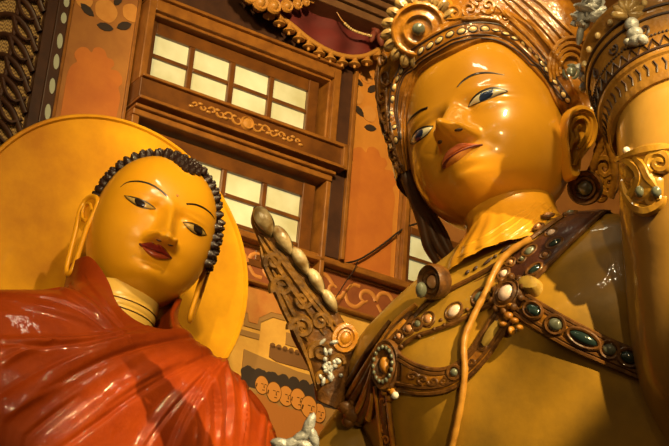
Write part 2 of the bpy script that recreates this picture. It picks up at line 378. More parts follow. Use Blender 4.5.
# ------------------------------------------------------------------ painted wall, screen, hangings
UP = np.array([0, 0, 1.])
class WallPlane:
    def __init__(s, n): s.p = wp(0, 7, n)
    def hit(s, px, py): r = ray(px, py); return CAM + r * (((s.p - CAM) @ WN) / (r @ WN)), WN
    path = Surf.path
def disc(mb, s_, z_, r, n0, n1, sq=1., ang=0, k=20, wob=0):
    pts = []
    for i in range(k):
        t = 2 * math.pi * i / k; q = r * (1 + wob * math.cos(5 * t)); a, b = q * math.cos(t), q * sq * math.sin(t); pts.append((s_ + a * math.cos(ang) - b * math.sin(ang), z_ + a * math.sin(ang) + b * math.cos(ang)))
    wpoly(mb, pts, n0, n1)
def flower(root, buds, leaves):
    for (px, py, r) in buds:
        p = WallPlane(-.004).hit(px, py)[0]; f = MB(); disc(f, (p - W0) @ WD, p[2], r / F * 10.8, -.004, .0, 1.05, .2, 22, .03); f.build('painted_flower', M['flower_paint'], root, False)
    for (px, py, r, a) in leaves:
        p = WallPlane(-.004).hit(px, py)[0]; g = MB(); s_, z_ = (p - W0) @ WD, p[2]; r = r / F * 10.8
        pts = [(s_ + r * q * math.cos(a) - r * .5 * w_ * math.sin(a), z_ + r * q * math.sin(a) + r * .5 * w_ * math.cos(a)) for q, w_ in ((-1, 0), (-.6, .7), (0, 1), (.6, .7), (1, 0), (.6, -.7), (0, -1), (-.6, -.7))]
        wpoly(g, pts, -.004, .0012); g.build('painted_leaf', M['leaf_paint'], root, False)
CLOUD = [(0, 1), (.0, .62), (.05, .45), (.13, .36), (.08, .30), (.07, .22), (.14, .12), (.26, .08), (.36, .13), (.40, .04), (.50, 0), (.60, .03), (.66, .12), (.75, .12), (.80, .20), (.75, .29), (.88, .28), (.97, .35), (.99, .46), (.94, .55), (1, .70), (.98, 1)]
def lotus_panel(root, s0, s1, z0, z1, n):
    P = catmull([(s0 + (s1 - s0) * a, z1 - b * (s1 - s0) * 1.15) for a, b in CLOUD], 90)
    g = MB(); wpoly(g, [(s0, z0)] + [tuple(q) for q in P] + [(s1, z0)], n, n + .003); g.build('painted_lotus_panel', M['orange_paint'], root, False)
def pilaster(s0, s1, z1, label, lot, fl, light):
    root = thing('pilaster', label, 'pilaster', wp((s0 + s1) / 2, 5.768 if light else 0, 0))
    g = MB(); wbox(g, s0, s1, 5.768 if light else 0, z1, -.057, -.005); g.build('shaft', M['pilaster_light' if light else 'plaster'], root, False)
    g = MB(); wbox(g, s0, s0 + .022, 5.78 if light else 0, z1, -.05, .015); g.build('edge_moulding', M['wood_light'], root, False, bevel=.003)
    g = MB(); wbox(g, s1 - .022, s1, 5.78 if light else 0, z1, -.05, .015); g.build('edge_moulding', M['wood_light'], root, False, bevel=.003)
    lotus_panel(root, *lot, -.004)
    flower(root, *fl)
    return root
pilaster(-1.265, -.752, 7.62, 'brown painted pilaster with an orange lotus panel between the carved screen and the windows', (-1.20, -.80, 5.3, 6.80), ([(106, 11, 12), (131, 13, 9.5), (84, 0, 9)], [(87, 10, 9, -.5), (105, 27, 9, .1), (124, 26, 9, .6), (118, 0, 8, 1.2)]), False)
pilaster(1.018, 1.558, 7.70, 'bright orange pilaster with painted flowers between the windows and the crowned statue', (1.05, 1.50, 5.80, 6.80), ([(356, 96, 9), (366, 76, 8), (369, 114, 9), (380, 92, 7)], [(358, 82, 7, -.4), (372, 89, 8, .8), (359, 111, 8, -.7), (370, 128, 8, .2), (382, 106, 8, .5)]), True)

root = thing('inlaid_post', 'dark narrow post with a row of pale shell inlays beside the carved screen', 'post', wp(-1.31, 0, 0))
g = MB(); wbox(g, -1.352, -1.268, 0, 7.7, -.057, .03); g.build('post_shaft', M['wood_dark'], root, False, bevel=.006)
for z in (7.16, 7.03, 6.90, 6.72, 6.56, 6.375, 6.18, 6.0, 5.82):
    g = MB(); disc(g, -1.302, z, .020, .03, .034, 2.9 if z < 6.8 else 2.1, .08, 14, 0); g.build('shell_inlay', M['inlay'], root, False)

root = thing('carved_screen', 'dark carved openwork screen over woven cane at the left edge', 'screen', wp(-1.9, 5.0, 0))
g = MB(); wbox(g, -2.75, -1.36, 5.0, 7.6, -.05, -.03); g.build('cane_backing', M['wicker'], root, False)
g = MB(); wbox(g, -1.43, -1.355, 5.0, 7.6, -.05, .035); wbox(g, -2.75, -2.68, 5.0, 7.6, -.05, .035); wbox(g, -2.68, -1.43, 7.52, 7.6, -.05, .035); wbox(g, -2.68, -1.43, 5.0, 5.08, -.05, .035); g.build('screen_frame', M['wood_dark'], root, False, bevel=.006)
g = MB()
for col, (sA, dr_) in enumerate(((-1.44, -1), (-1.80, -1), (-2.16, -1))):
    for k in range(16):
        z = 5.05 + k * .155; 
        wbar(g, [(sA, z), (sA - .10, z + .15), (sA - .22, z + .20), (sA - .34, z + .12), (sA - .37, z - .02)], .020, 0, 8, num=22, flat=1.3)
        wbar(g, [(sA - .02, z + .10), (sA - .09, z + .055), (sA - .15, z + .09), (sA - .20, z + .19)], .015, .004, 6, num=16, flat=1.3)
    wbar(g, [(sA - .18, 5.05), (sA - .20, 5.8), (sA - .17, 6.6), (sA - .20, 7.55)], .016, -.01, 6, num=30)
    wbar(g, [(sA - .36, 5.05), (sA - .36, 7.55)], .024, -.005, 6, num=10)
g.build('openwork_carving', M['wood_dark'], root, True)

root = thing('frieze', 'red-brown frieze band with pale curling scrolls below the wooden ledge', 'frieze', wp(1, 5.44, 0))
g = MB(); wbox(g, -.748, 4.6, 5.44, 5.70, -.057, .02); g.build('frieze_board', M['frieze_red'], root, False)
g = MB(); wbox(g, -.748, 4.6, 5.426, 5.445, -.057, .045); wbox(g, -.748, 4.6, 5.685, 5.698, -.057, .04); g.build('frieze_moulding', M['wood_light'], root, False, bevel=.004)
g = MB()
for k in range(18):
    s0 = -.6 + k * .27; sg = 1 if k % 2 else -1
    th = np.linspace(0, 5.6, 26); rr = .085 * (1 - th / 7)
    g.tube([wp(s0 + r_ * math.cos(t), 5.565 + sg * r_ * math.sin(t) * .9, .022) for t, r_ in zip(th, rr)], np.linspace(.020, .008, 26), 6, False, 0, .5, WN)
    wbar(g, [(s0 + .085, 5.565), (s0 + .12, 5.565 + sg * .07), (s0 + .19, 5.565 + sg * .085), (s0 + .25, 5.565 + sg * .03)], .016, .022, 6, num=14, flat=.5)
    wbar(g, [(s0 + .10, 5.565 - sg * .02), (s0 + .15, 5.565 - sg * .075), (s0 + .21, 5.565 - sg * .08)], .014, .022, 6, num=12, flat=.5)
g.build('scroll_relief', M['frieze_scroll'], root, True)

root = thing('mural', 'painted mural of a row of shaven-headed monks under stepped cream and tan bands', 'mural', wp(.9, 4.0, 0))
g = MB(); wbox(g, -.748, 4.6, 3.2, 5.424, -.057, -.02); g.build('mural_ground', M['cream_paint'], root, False)
g = MB(); wpoly(g, [(.10, 5.42), (.10, 5.18), (.34, 5.18), (.34, 5.12), (.47, 5.12), (.47, 5.18), (.56, 5.24), (.66, 5.24), (.66, 5.42)], -.02, -.012); g.build('tan_band', M['tan_paint'], root, False)
g = MB(); wpoly(g, [(.13, 5.42), (.13, 5.215), (.36, 5.215), (.37, 5.155), (.44, 5.155), (.45, 5.205), (.54, 5.27), (.63, 5.275), (.63, 5.42)], -.013, -.008); g.build('red_panel', M['frieze_red2'], root, False)
g = MB(); wpoly(g, [(.68, 5.16), (.68, 5.07), (1.35, 5.07), (1.35, 5.16)], -.02, -.014); wpoly(g, [(.1, 5.09), (.1, 5.05), (.47, 5.05), (.47, 5.09)], -.02, -.014); g.build('tan_band', M['tan_paint'], root, False)
g = MB(); wpoly(g, [(.56, 5.035), (.56, 4.95), (.62, 4.93), (1.35, 4.93), (1.35, 5.035)], -.02, -.013)
for k in range(16): disc(g, .58 + k * .05, 5.035, .022, -.02, -.013, 1, 0, 10)
g.build('brown_roof', M['roof_paint'], root, False)
g = MB(); wpoly(g, [(.36, 3.6), (.36, 4.955), (.54, 4.93), (.80, 4.90), (1.35, 4.90), (1.35, 3.6)], -.02, -.012); g.build('scene_panel', M['tan_paint'], root, False)
g = MB()
for k in range(34): disc(g, .38 + k * .028, 4.80 + .012 * math.sin(k * 1.9) + (.012 if k > 20 else 0), .030 + .008 * (k % 3), -.012, -.0095 + .00003 * k, 1, 0, 10)
wpoly(g, [(.36, 4.70), (.36, 4.80), (1.35, 4.80), (1.35, 4.70)], -.012, -.0096); g.build('painted_trees', M['leaf_paint'], root, False)
for k, (px, py, r) in enumerate(((262, 385, 8.5), (286, 396, 9.5), (274, 392, 9.5), (319, 413, 9), (298, 399, 10), (309, 407, 10.5))):
    pz = WallPlane(-.008 + .0012 * k).hit(px, py)[0]; sc_ = (pz - W0) @ WD; z = pz[2]; r_ = r / F * 10.6; n0 = -.009 + .0012 * k
    mo = MB()
    wpoly(mo, [(sc_ - r_ * 1.5, z - r_ * 5), (sc_ + r_ * 1.5, z - r_ * 5), (sc_ + r_ * 1.4, z - r_ * 1.9), (sc_ + r_ * .5, z - r_ * 1.15), (sc_ - r_ * .5, z - r_ * 1.15), (sc_ - r_ * 1.4, z - r_ * 1.9)], n0 - .001, n0, 1)
    nf = len(mo.f); disc(mo, sc_, z, r_ * .93, n0 - .0008, n0 + .0003, 1.22, .12, 24); mo.m[nf:] = [2] * (len(mo.m) - nf)
    disc(mo, sc_, z, r_ * .86, n0, n0 + .0008, 1.22, .12, 22)
    for dx in (.02, .48): wpoly(mo, [(sc_ + r_ * (dx - .16), z + r_ * .10), (sc_ + r_ * (dx + .16), z + r_ * .10), (sc_ + r_ * (dx + .14), z + r_ * .2), (sc_ + r_ * (dx - .14), z + r_ * .2)], n0, n0 + .0014, 2)
    wpoly(mo, [(sc_ + r_ * .08, z - r_ * .62), (sc_ + r_ * .42, z - r_ * .60), (sc_ + r_ * .40, z - r_ * .48), (sc_ + r_ * .1, z - r_ * .5)], n0, n0 + .0014, 2)
    wpoly(mo, [(sc_ + r_ * .24, z - r_ * .3), (sc_ + r_ * .40, z - r_ * .3), (sc_ + r_ * .30, z + r_ * .1), (sc_ + r_ * .24, z + r_ * .1)], n0, n0 + .0014, 2)
    wpoly(mo, [(sc_ - r_ * .80, z - r_ * .3), (sc_ - r_ * .66, z - r_ * .4), (sc_ - r_ * .58, z + r_ * .05), (sc_ - r_ * .74, z + r_ * .12)], n0, n0 + .0014, 2)
    mk = mo.build('painted_monk', [M['monk_face'], M['monk_robe'], M['orn_brown']], root, False)

# header board above the windows, cornice, cloth valance with fringe, garland and chains
g = MB(); wbox(g, -.76, 1.02, 7.275, 7.62, -.057, .03); struct('trim_3', g, M['wood_dark'])
VP = WallPlane(.16)
za = WallPlane(.34).hit(345, 10.5)[0][2]
g = MB(); wbox(g, -1.4, 4.0, za, za + .06, -.057, .34)
for k in range(4): wbox(g, -1.4, 4.0, za + .07 + .06 * k, za + .118 + .06 * k, -.057, .36 + .03 * k)
wbox(g, -1.4, 4.0, za + .05, za + .4, -.057, .30); struct('trim_4', g, M['wood_cornice'], bevel=.006)
LOW = [(236, -16), (258, 2), (285, 22), (310, 42), (332, 54), (350, 58), (366, 56), (384, 47)]
TOPV = [(250, -40), (270, -24), (292, -16), (315, -6), (335, 2), (352, 10), (366, 18), (384, 28)]
root = thing('cloth_valance', 'dark red cloth valance with gold bell fringe hanging under the striped cornice', 'valance', VP.hit(330, 30)[0])
a = catmull(TOPV, 70); b = catmull(LOW, 70); Gv = np.zeros((70, 14, 3))
for i in range(70):
    for j in range(14):
        t = j / 13; Gv[i, j] = VP.hit(*(a[i] + (b[i] - a[i]) * t))[0] + WN * (.018 * math.sin(t * 13 + i * .12) * (1 - .4 * t) + .02 * math.sin(i * .35))
o = MB().grid(Gv).build('cloth', M['velvet'], root); sm_ = o.modifiers.new('thick', 'SOLIDIFY'); sm_.thickness = .012
g = MB(); P, N = VP.path(LOW, 80, off=.02); g.tube(P, .020, 8); g.build('gold_rope', M['gilt'], root)
L2 = catmull(LOW, 300); seg = np.r_[0, np.cumsum(np.linalg.norm(np.diff(L2, axis=0), axis=1))]
for d in np.arange(4, seg[-1], 12.5):
    q = np.array([np.interp(d, seg, L2[:, 0]), np.interp(d, seg, L2[:, 1])]); P = VP.hit(*q)[0] + WN * .02
    g = MB(); g.lathe(P, np.stack([WD, WN, -UP], 1), [(0, .0), (.016, .005), (.020, .025), (.030, .048), (.046, .062), (.046, .070), (.012, .075), (.010, .095), (0, .10)], 12); g.build('bell_fringe', M['gilt'], root)
root = thing('gold_garland', 'swag of gold rosettes draped across the top of the red valance', 'garland', VP.hit(270, 5)[0])
GL = catmull([(226, -12), (240, 2), (254, 10.5), (268, 13), (284, 12), (300, 8), (314, 2), (324, -3)], 200); seg = np.r_[0, np.cumsum(np.linalg.norm(np.diff(GL, axis=0), axis=1))]; d = 3
while d < seg[-1]:
    q = (np.interp(d, seg, GL[:, 0]), np.interp(d, seg, GL[:, 1])); r = .050 * math.exp(-((d - 38) / 40) ** 2) + .018; P = VP.hit(*q)[0] + WN * .12
    g = MB(); g.lathe(P, np.stack([WD, UP, WN], 1), [(0, -r * .5), (r * .8, -r * .4), (r, 0), (r * .85, r * .3), (r * .55, r * .2), (r * .4, r * .5), (0, r * .6)], 14); g.build('rosette', M['gilt'], root); d += r / 10.9 * F * 1.45
root = thing('bead_chain', 'thin sagging chain of small beads across the dark red valance', 'chain', VP.hit(340, 30)[0])
P, N = VP.path([(320, 5), (326, 15), (333, 26), (342, 35), (352, 39.5), (362, 42)], 26, off=.12); g = MB(); g.tube(P, .005, 5); g.build('chain_cord', M['gilt'], root)
for k in range(12, 26):
    g = MB(); g.ell(P[k], np.eye(3) * .011, 8, 6); g.build('chain_bead', M['pearl'], root)
root = thing('cloth_bow', 'dark red bow knotted at the right end of the bead chain', 'bow', VP.hit(368, 36)[0])
g = MB(); P0 = VP.hit(369, 37)[0] + WN * .10
for (dx, dz, rx, rz, an) in ((-.03, .05, .03, .06, .3), (.04, .04, .05, .03, -.3), (0, 0, .03, .03, 0), (-.03, -.05, .025, .06, -.2), (.04, -.05, .025, .06, .4)):
    g.ell(P0 + WD * dx + UP * dz, np.stack([(WD * math.cos(an) + UP * math.sin(an)) * rx, (UP * math.cos(an) - WD * math.sin(an)) * rz, WN * .03]), 10, 8)
g.build('knot', M['velvet2'], root)
root = thing('electric_cable', 'thin black cable looping across the orange pilaster to the small window', 'cable', WallPlane(.03).hit(380, 245)[0])
g = MB(); P, N = WallPlane(.03).path([(336, 264), (346, 263), (358, 260), (372, 252), (386, 242), (400, 231), (412, 225), (432, 221)], 50); g.tube(P, .008, 6); g.build('cable_run', M['cable'], root)
g = MB(); P, N = WallPlane(.135).path([(358, 260), (354, 270), (347, 280), (340, 291), (334, 300)], 24); g.tube(P, .004, 5); g.build('cable_tail', M['cable'], root)

# ------------------------------------------------------------------ heads
def head_shape(D, p):
    x, y, z = D[..., 0], D[..., 1], D[..., 2]
    pn = (np.abs(x) ** p['pw'] + np.abs(y) ** p['pw'] + np.abs(z) ** p['pw']) ** (1 / p['pw'])
    X = x / pn; Y = y / pn * 1.08; Z = np.where(z < 0, z / pn * p['down'], z / pn * p['up'])
    t = np.clip(-Z / p['down'], 0, 1); X = X * (1 - p['jaw'] * t ** 2)
    fm = smooth(.05, .55, -y)
    g = lambda cx, cz, sx, sz: np.exp(-((X - cx) / sx) ** 2 - ((Z - cz) / sz) ** 2)
    g2 = lambda cx, cz, sx, sz: g(cx, cz, sx, sz) + g(-cx, cz, sx, sz)
    d = 0
    ex, ez = p['ex'], p['ez']
    nt = p.get('nt', -.42); nl = p.get('nl', .34)
    k = np.clip((.22 - Z) / (.22 - nt), 0, 1.2)
    ridge = (.07 + (nl - .07) * k ** 1.25) * np.exp(-(np.abs(X) / (.085 + .055 * k)) ** 2.2) * smooth(.42, .02, Z) * smooth(nt - .13, nt - .035, Z)
    d = d + ridge + p.get('wing', .17) * g2(.175, nt - .005, .075, .09) * smooth(nt - .13, nt - .05, Z)
    d = d + .09 * g(0, nt + .04, .12, .09) - .065 * g2(.21, ez + .02, .09, .13) + .035 * g2(ex, ez + .14, .22, .05)
    d = d - .075 * g2(ex - .02, ez + .05, .27, .15) + .08 * g2(ex, ez - .015, .22, .115)
    d = d + .03 * g2(ex + .02, ez + .25, .33, .10)
    mx, mz = p['mx'], p['mz']
    d = d + .09 * g(0, mz - .03, .36, .20) - .045 * g(0, mz - .25, .20, .06) - .03 * g(0, mz + .13, .035, .06)
    d = d - .022 * g2(mx + .07, mz, .10, .10)
    d = d + p.get('chin', .22) * g(0, p['cz'], .34, .22) + .04 * g2(.52, -.42, .28, .24)
    lid = p.get('lid', .0)
    Y = Y - d * fm
    return np.stack([X * p['xw'], Y * p.get('yd', 1), Z], -1)
def head_grid(p, nu=280, nv=300):
    v = np.linspace(0, np.pi, nv); u = np.linspace(0, 2 * np.pi, nu, endpoint=False)
    u = u + .45 * np.sin(u)      # finer at the front (u = pi)
    u = u + np.pi / 2 + np.pi - np.pi
    D = np.stack([np.sin(v)[None] * np.cos(u)[:, None], np.sin(v)[None] * np.sin(u)[:, None], np.broadcast_to(np.cos(v)[None], (nu, nv))], -1)
    return head_shape(D, p)

def patch(mb, sf, up, lo, nu=26, nv=8, off=.003, bulge=.0, mi=0, edge=True, pw=.5):
    """painted or raised field between an upper and a lower pixel curve laid on surface sf"""
    a = catmull(up, nu); b = catmull(lo, nu); G = np.zeros((nu, nv, 3)); NN = np.zeros((nu, nv, 3))
    for i in range(nu):
        for j in range(nv):
            q = a[i] + (b[i] - a[i]) * j / (nv - 1); p, n = sf.hit(*q); G[i, j] = p; NN[i, j] = n
    n0 = nrm(NN.mean((0, 1)))
    su = np.sin(np.pi * np.linspace(0, 1, nu)) ** pw; sv = np.sin(np.pi * np.linspace(0, 1, nv)) ** pw
    G = G + n0 * (off + bulge * su[:, None] * sv[None])[..., None]
    if edge:    # sink the rim into the surface
        G2 = G.copy(); G2[0] -= n0 * (off + .004); G2[-1] -= n0 * (off + .004); G2[:, 0] -= n0 * (off + .004); G2[:, -1] -= n0 * (off + .004)
        G = G2
    mb.grid(G, mi=mi); return n0
def stroke(mb, sf, pts, r, n=24, flat=.5, off=0., mi=0, taper=True, tmin=.15):
    P, N = sf.path(pts, n, off=off); t = np.linspace(0, 1, n)
    rr = r * (tmin + (1 - tmin) * np.sin(np.pi * t) ** .6) if taper is True else (np.interp(t, np.linspace(0, 1, len(taper)), taper) * r if taper is not False else np.full(n, r))
    mb.tube(P, rr, 6, False, mi, flat, N); return P, N
def gem(mb, sf, px, py, a, b, h, ang=0, off=0, mi=0, n=14, at_=None):
    """oval cabochon at pixel, axes a (along ang in the picture) and b, height h in metres"""
    P, N = sf.hit(px, py) if at_ is None else at_
    u = RX * math.cos(ang) - UX * math.sin(ang); u = nrm(u - N * (u @ N)); v = np.cross(N, u)
    mb.ell(P + N * off, np.stack([u * a, v * b, N * h]), n, 8, mi); return P, N, u, v
def ringat(mb, P, N, u, v, a, b, r, n=24, off=0, mi=0, k=6):
    t = np.linspace(0, 2 * np.pi, n, endpoint=False)
    Q = P + N * off + np.cos(t)[:, None] * u * a + np.sin(t)[:, None] * v * b
    mb.tube(Q, r, k, True, mi)

# =================================================================== BUDDHA
BO = at(143.4, 229.5, 8.5); BS = .372; BHO = at(151.3, 233.4, 8.5); BHS = .2998; BMh = eul(.3838, .0502, .1571); BMb = eul(rad(31), 0, rad(7))
bud = thing('temple_statue', 'yellow-faced statue with black curled hair and glossy red-orange robe before a round halo', 'statue', (BO[0], BO[1], 0))
hp = dict(pw=2.3, down=1.43, up=1.46, jaw=.07, nt=-.53, nl=.42, wing=.33, chin=.20, cz=-1.12, ex=.474, ez=.025, mx=.28, mz=-.676, xw=1.142)
G = head_grid(hp); G = BHO + (BHS * G) @ BMh.T
hm = MB().grid(G, wrap_u=True); hm.build('head', M['skin_yellow'], bud); BH = surf_of(hm)
def bl(x, y, z, Mx=BMb): return BO + Mx @ (BS * np.array([x, y, z]))

# eyes (pixel outlines laid on the head)
def eye(parent, sf, up, lo, iris, label_mats, lash=.006, lash2=.002, bulge=.01):
    m_s, m_i = label_mats
    e = MB(); n0 = patch(e, sf, up, lo, 26, 9, .002, bulge); eo = e.build('eye', m_s, parent)
    ES = surf_of(e)
    (cx, cy, r, ry, ang) = iris
    a = catmull(up, 60); b = catmull(lo, 60); rows = []
    for t in np.linspace(-.98, .98, 15):
        x = cx + r * t; ya = np.interp(x, a[:, 0], a[:, 1]); yb = np.interp(x, b[:, 0], b[:, 1]); hgt = ry * math.sqrt(1 - t * t)
        sh = math.tan(ang) * (x - cx)
        y0 = max(ya + .35, cy + sh - hgt); y1 = min(yb - .25, cy + sh + hgt)
        if y1 <= y0: y1 = y0 + .05
        rows.append([(x, y0 + (y1 - y0) * k / 6) for k in range(7)])
    Gi = np.zeros((15, 7, 3))
    for i, rw in enumerate(rows):
        for j, q in enumerate(rw): p, n = ES.hit(*q); Gi[i, j] = p + n0 * .0035
    MB().grid(Gi).build('iris', m_i, eo)
    l = MB(); stroke(l, sf, up, lash, 26, .8, .003 + 0, taper=[.35, .9, 1, .9, .45]); stroke(l, sf, lo, lash2, 26, .6, .002); l.build('lash_line', M['black'], eo)
    return eo
eye(bud, BH, [(124.4, 195.9), (131, 197.2), (139, 199.6), (148, 203.6), (155.8, 209.2)], [(124.4, 196.1), (129, 200.6), (137, 205.8), (146, 208.7), (155.8, 209.4)], (139.8, 202.5, 5.2, 5, .4), (M['sclera_olive'], M['iris_brown']), .007, .003)
eye(bud, BH, [(182.8, 222.5), (189, 223.2), (196, 225.5), (202, 229.4), (206, 235)], [(182.8, 222.8), (187, 227.6), (193, 232.6), (200, 235.6), (206, 235.4)], (197.8, 229.7, 4.6, 5, .5), (M['sclera_olive'], M['iris_brown']), .007, .003)
bw = MB(); stroke(bw, BH, [(120.4, 187.3), (126, 183), (134, 181.3), (143, 182), (152, 185), (160, 190), (167.3, 196.3)], .006, 30, .6, .001, taper=[.3, .8, 1, 1, .9]); bw.build('eyebrow', M['black'], bud)
bw = MB(); stroke(bw, BH, [(186.5, 204.1), (193, 204.2), (200, 206.2), (207, 210.2), (212, 215), (214.5, 219)], .006, 30, .6, .001, taper=[.9, 1, 1, .8, .3]); bw.build('eyebrow', M['black'], bud)
lp = MB()
patch(lp, BH, [(139.3, 243.8), (146, 242.4), (152, 242.2), (156, 244.4), (160, 244.4), (166, 249.5), (172, 258)], [(139.3, 244.2), (146, 247.4), (153, 250), (157, 251.8), (162, 253.3), (167, 256), (172, 258.2)], 26, 8, .003, .022, 0)
patch(lp, BH, [(141, 245.2), (146, 247.4), (153, 250), (157, 251.8), (162, 253.3), (167, 256), (171, 257.8)], [(141, 245.6), (145, 251.5), (150.5, 256.6), (155, 258.6), (160, 259.6), (166, 259.6), (171, 258.2)], 26, 8, .003, .03, 1)
lo_ = lp.build('lips', [M['lip_dark'], M['lip_red']], bud); ml = MB(); stroke(ml, surf_of(lp), [(139.4, 244.2), (146, 247.6), (153, 250.2), (157, 252), (162, 253.5), (167, 256), (171.8, 258)], .005, 30, .6, .001, taper=[1.3, 1, .8, .8, 1, 1.2]); ml.build('mouth_line', M['mouth'], lo_)
for x_, y_, a_ in ((158.8, 240.4, .3), (170.6, 245.2, .5)):
    q = MB(); gem(q, BH, x_, y_, .016, .007, .004, a_); q.build('nostril', M['groove'], bud)
bi = MB(); P, N, u, v = gem(bi, BH, 177.5, 195.5, .008, .008, .004); bi.build('forehead_mark', M['flower_paint'], bud)

# hair cap with snail curls
HAIRLINE = [(84, 214), (88, 206), (95, 196), (103, 183.5), (112, 172.5), (125, 161), (140, 155), (155, 154.6), (170, 159), (180, 165.5), (187.6, 172), (200, 175), (210, 183.5), (215.5, 195), (217, 210), (215, 230), (211, 247), (206, 262)]
HP, _ = BH.path(HAIRLINE, 120)
HLo = ((HP - BHO) @ BMh) / BHS / np.array([hp['xw'], 1, 1])
cap = []
for p0 in HLo:
    row = []
    for t in np.linspace(0, 1, 26):
        d = p0 * (1 - t) + np.array([p0[0] * .9, 1.0, p0[2] * .55 + .1]) * t
        d = d / np.array([1, 1.08, hp['up'] if d[2] > 0 else hp['down']])
        d = d / (np.abs(d) ** hp['pw']).sum() ** (1 / hp['pw']) * np.array([1, 1.08, hp['up'] if d[2] > 0 else hp['down']])
        row.append(d * (1.0 + .03 * min(1, t * 12)) * np.array([hp['xw'], 1, 1]))
    cap.append(row)
cap = np.array(cap); capw = BHO + (BHS * cap) @ BMh.T
hr = MB().grid(capw); hair = hr.build('hair', M['hair'], bud)
# one curl, then copies
cu = MB(); cu.lathe((0, 0, 0), np.eye(3), [(.0, .032), (.008, .030), (.012, .021), (.0165, .020), (.020, .010), (.0235, .009), (.026, -.008)], 12)
proto = None; ncurl = 0; stuff = MB()
for ri, off in enumerate((.012, .10, .185, .27, .36, .45, .55)):
    idx = np.linspace(0 if ri % 2 == 0 else 2, 119 if ri % 2 == 0 else 117, 34 - ri * 1)
    for i in idx:
        i0 = int(i); tcol = off * 25; j0 = int(tcol); fj = tcol - j0
        p = cap[i0, j0] * (1 - fj) + cap[i0, j0 + 1] * fj
        nn = nrm(p / np.array([1.3, 1.17, 2.2])); pw_ = BHO + BMh @ (BHS * p * 1.02); nw = BMh @ nn
        if ncurl < 100:
            if proto is None:
                proto = cu.build('hair_curl', M['hair'], None); proto.parent = hair; c_ = proto
            else:
                c_ = proto.copy(); COL.objects.link(c_); c_.parent = hair
            c_.location = Vector(pw_) - Vector(bud.location)
            c_.rotation_euler = Vector(nw).to_track_quat('Z', 'Y').to_euler(); ncurl += 1
        else:
            q = Vector(nw).to_track_quat('Z', 'Y').to_matrix(); V = np.array([list(q @ Vector(v)) for v in np.vstack(cu.v)]) + pw_
            stuff.add(V, cu.f)
so = stuff.build('hair_curls', M['hair'], hair); so['kind'] = 'stuff'

# ears
def long_ear(parent, sgn, Mx, O, S, x0, path, slot, matl, name='ear'):
    e = MB(); L = lambda x, y, z: O + Mx @ (S * np.array([x * sgn, y, z]))
    P = catmull(path, 60, True); e.tube([L(x0 + .45 * max(a, -.1), a, b) for i, (a, b) in enumerate(P)], .052 * S, 8, True)
    inner = catmull(slot, 40, True)
    c = np.mean(inner, 0); rings = []
    for k in (1, .7, .35, 0): rings.append([L(x0 + .45 * max((c + (q - c) * k)[0], -.1) - .05 * (1 - k), *(c + (q - c) * k)) for q in inner])
    e.grid(np.array(rings), wrap_v=True)
    e.tube([L(x0 + .03 + .45 * a, a, b) for a, b in catmull([(-.02, -.02), (.08, .12), (.20, .14), (.24, 0), (.16, -.16), (.06, -.22)], 24)], .03 * S, 6)
    return e.build(name, matl, parent)
EP = [(-.06, -.10), (-.08, .12), (.02, .26), (.18, .30), (.32, .22), (.36, .02), (.30, -.30), (.24, -.75), (.18, -1.15), (.08, -1.30), (-.02, -1.20), (-.02, -.80), (-.01, -.40)]
ES_ = [(-.04, -.05), (-.04, .12), (.04, .22), (.18, .25), (.28, .18), (.31, .02), (.24, -.28), (.10, -.42), (0, -.30)]
long_ear(bud, -1, BMh, BHO, BHS * 1.0, 1.17, EP, ES_, M['skin_yellow']); long_ear(bud, 1, BMh, BHO, BHS * 1.0, 1.17, EP, ES_, M['skin_yellow'])

# neck with three painted creases
nk = MB(); prof = []
for z in np.linspace(-2.0, -1.05, 40):
    r = .58 + .07 * smooth(-1.5, -1.9, z)
    for zc in (-1.28, -1.42, -1.57): r -= .018 * math.exp(-((z - zc) / .02) ** 2)
    prof.append((r * BS, z * BS))
nk.lathe(bl(0, .18, 0), BMb, prof, 48); nk.build('neck', M['neck_yellow'], bud)
cr = MB()
for zc in (-1.28, -1.42, -1.57):
    t = np.linspace(-1.4, 1.4, 24); cr.tube([bl(.582 * math.sin(a), .18 - .582 * math.cos(a), zc - .05 * math.cos(a)) for a in t], .010 * BS, 5)
cr.build('neck_crease', M['orn_brown'], bud)

# robe
def table(rows, z):
    rows = np.array(rows, float); rows = rows[np.argsort(rows[:, 0])]
    zz = np.linspace(rows[0, 0], rows[-1, 0], 600); out = []
    for c in range(1, rows.shape[1]):
        y = np.interp(zz, rows[:, 0], rows[:, c]); k = 9; yp = np.pad(y, k, mode='edge'); y2 = np.convolve(yp, np.ones(2 * k + 1) / (2 * k + 1), 'valid'); out.append(np.interp(z, zz, y2))
    return out
ROBE = [(-.85, .86, .74, .16), (-1.2, .82, .74, .12), (-1.42, .90, .82, .12), (-1.6, 1.25, .92, .14), (-1.8, 1.85, 1.05, .17), (-2.05, 2.38, 1.18, .2), (-2.5, 2.92, 1.32, .2), (-3.3, 3.12, 1.42, .2), (-5, 2.7, 1.4, .2), (-8, 2.0, 1.3, .2), (-12.3, 1.9, 1.25, .2)]
def super_ring(ph, w_, d_, yc, n=2.5):
    c, s_ = np.cos(ph), np.sin(ph); k = (np.abs(c) ** n + np.abs(s_) ** n) ** (-1 / n); return w_ * s_ * k, -d_ * c * k + yc
NP, NT = 480, 300
ph = np.linspace(-np.pi, np.pi, NP, endpoint=False); ph = ph - .5 * np.sin(ph)
zt = -1.80 + .95 * smooth(.0, 1.2, np.abs(ph - .06))
tt = np.concatenate([np.linspace(0, .22, NT - 40), np.linspace(.22, 1, 41)[1:]])
Rg = np.zeros((NP, NT, 3))
for i in range(NP):
    z = zt[i] + (-12.9 - zt[i]) * tt; w_, d_, yc = table(ROBE, z); x, y = super_ring(ph[i], np.array(w_), np.array(d_), np.array(yc)); Rg[i] = np.stack([x, y, z], -1)
RgW = BO + (BS * Rg) @ BMb.T
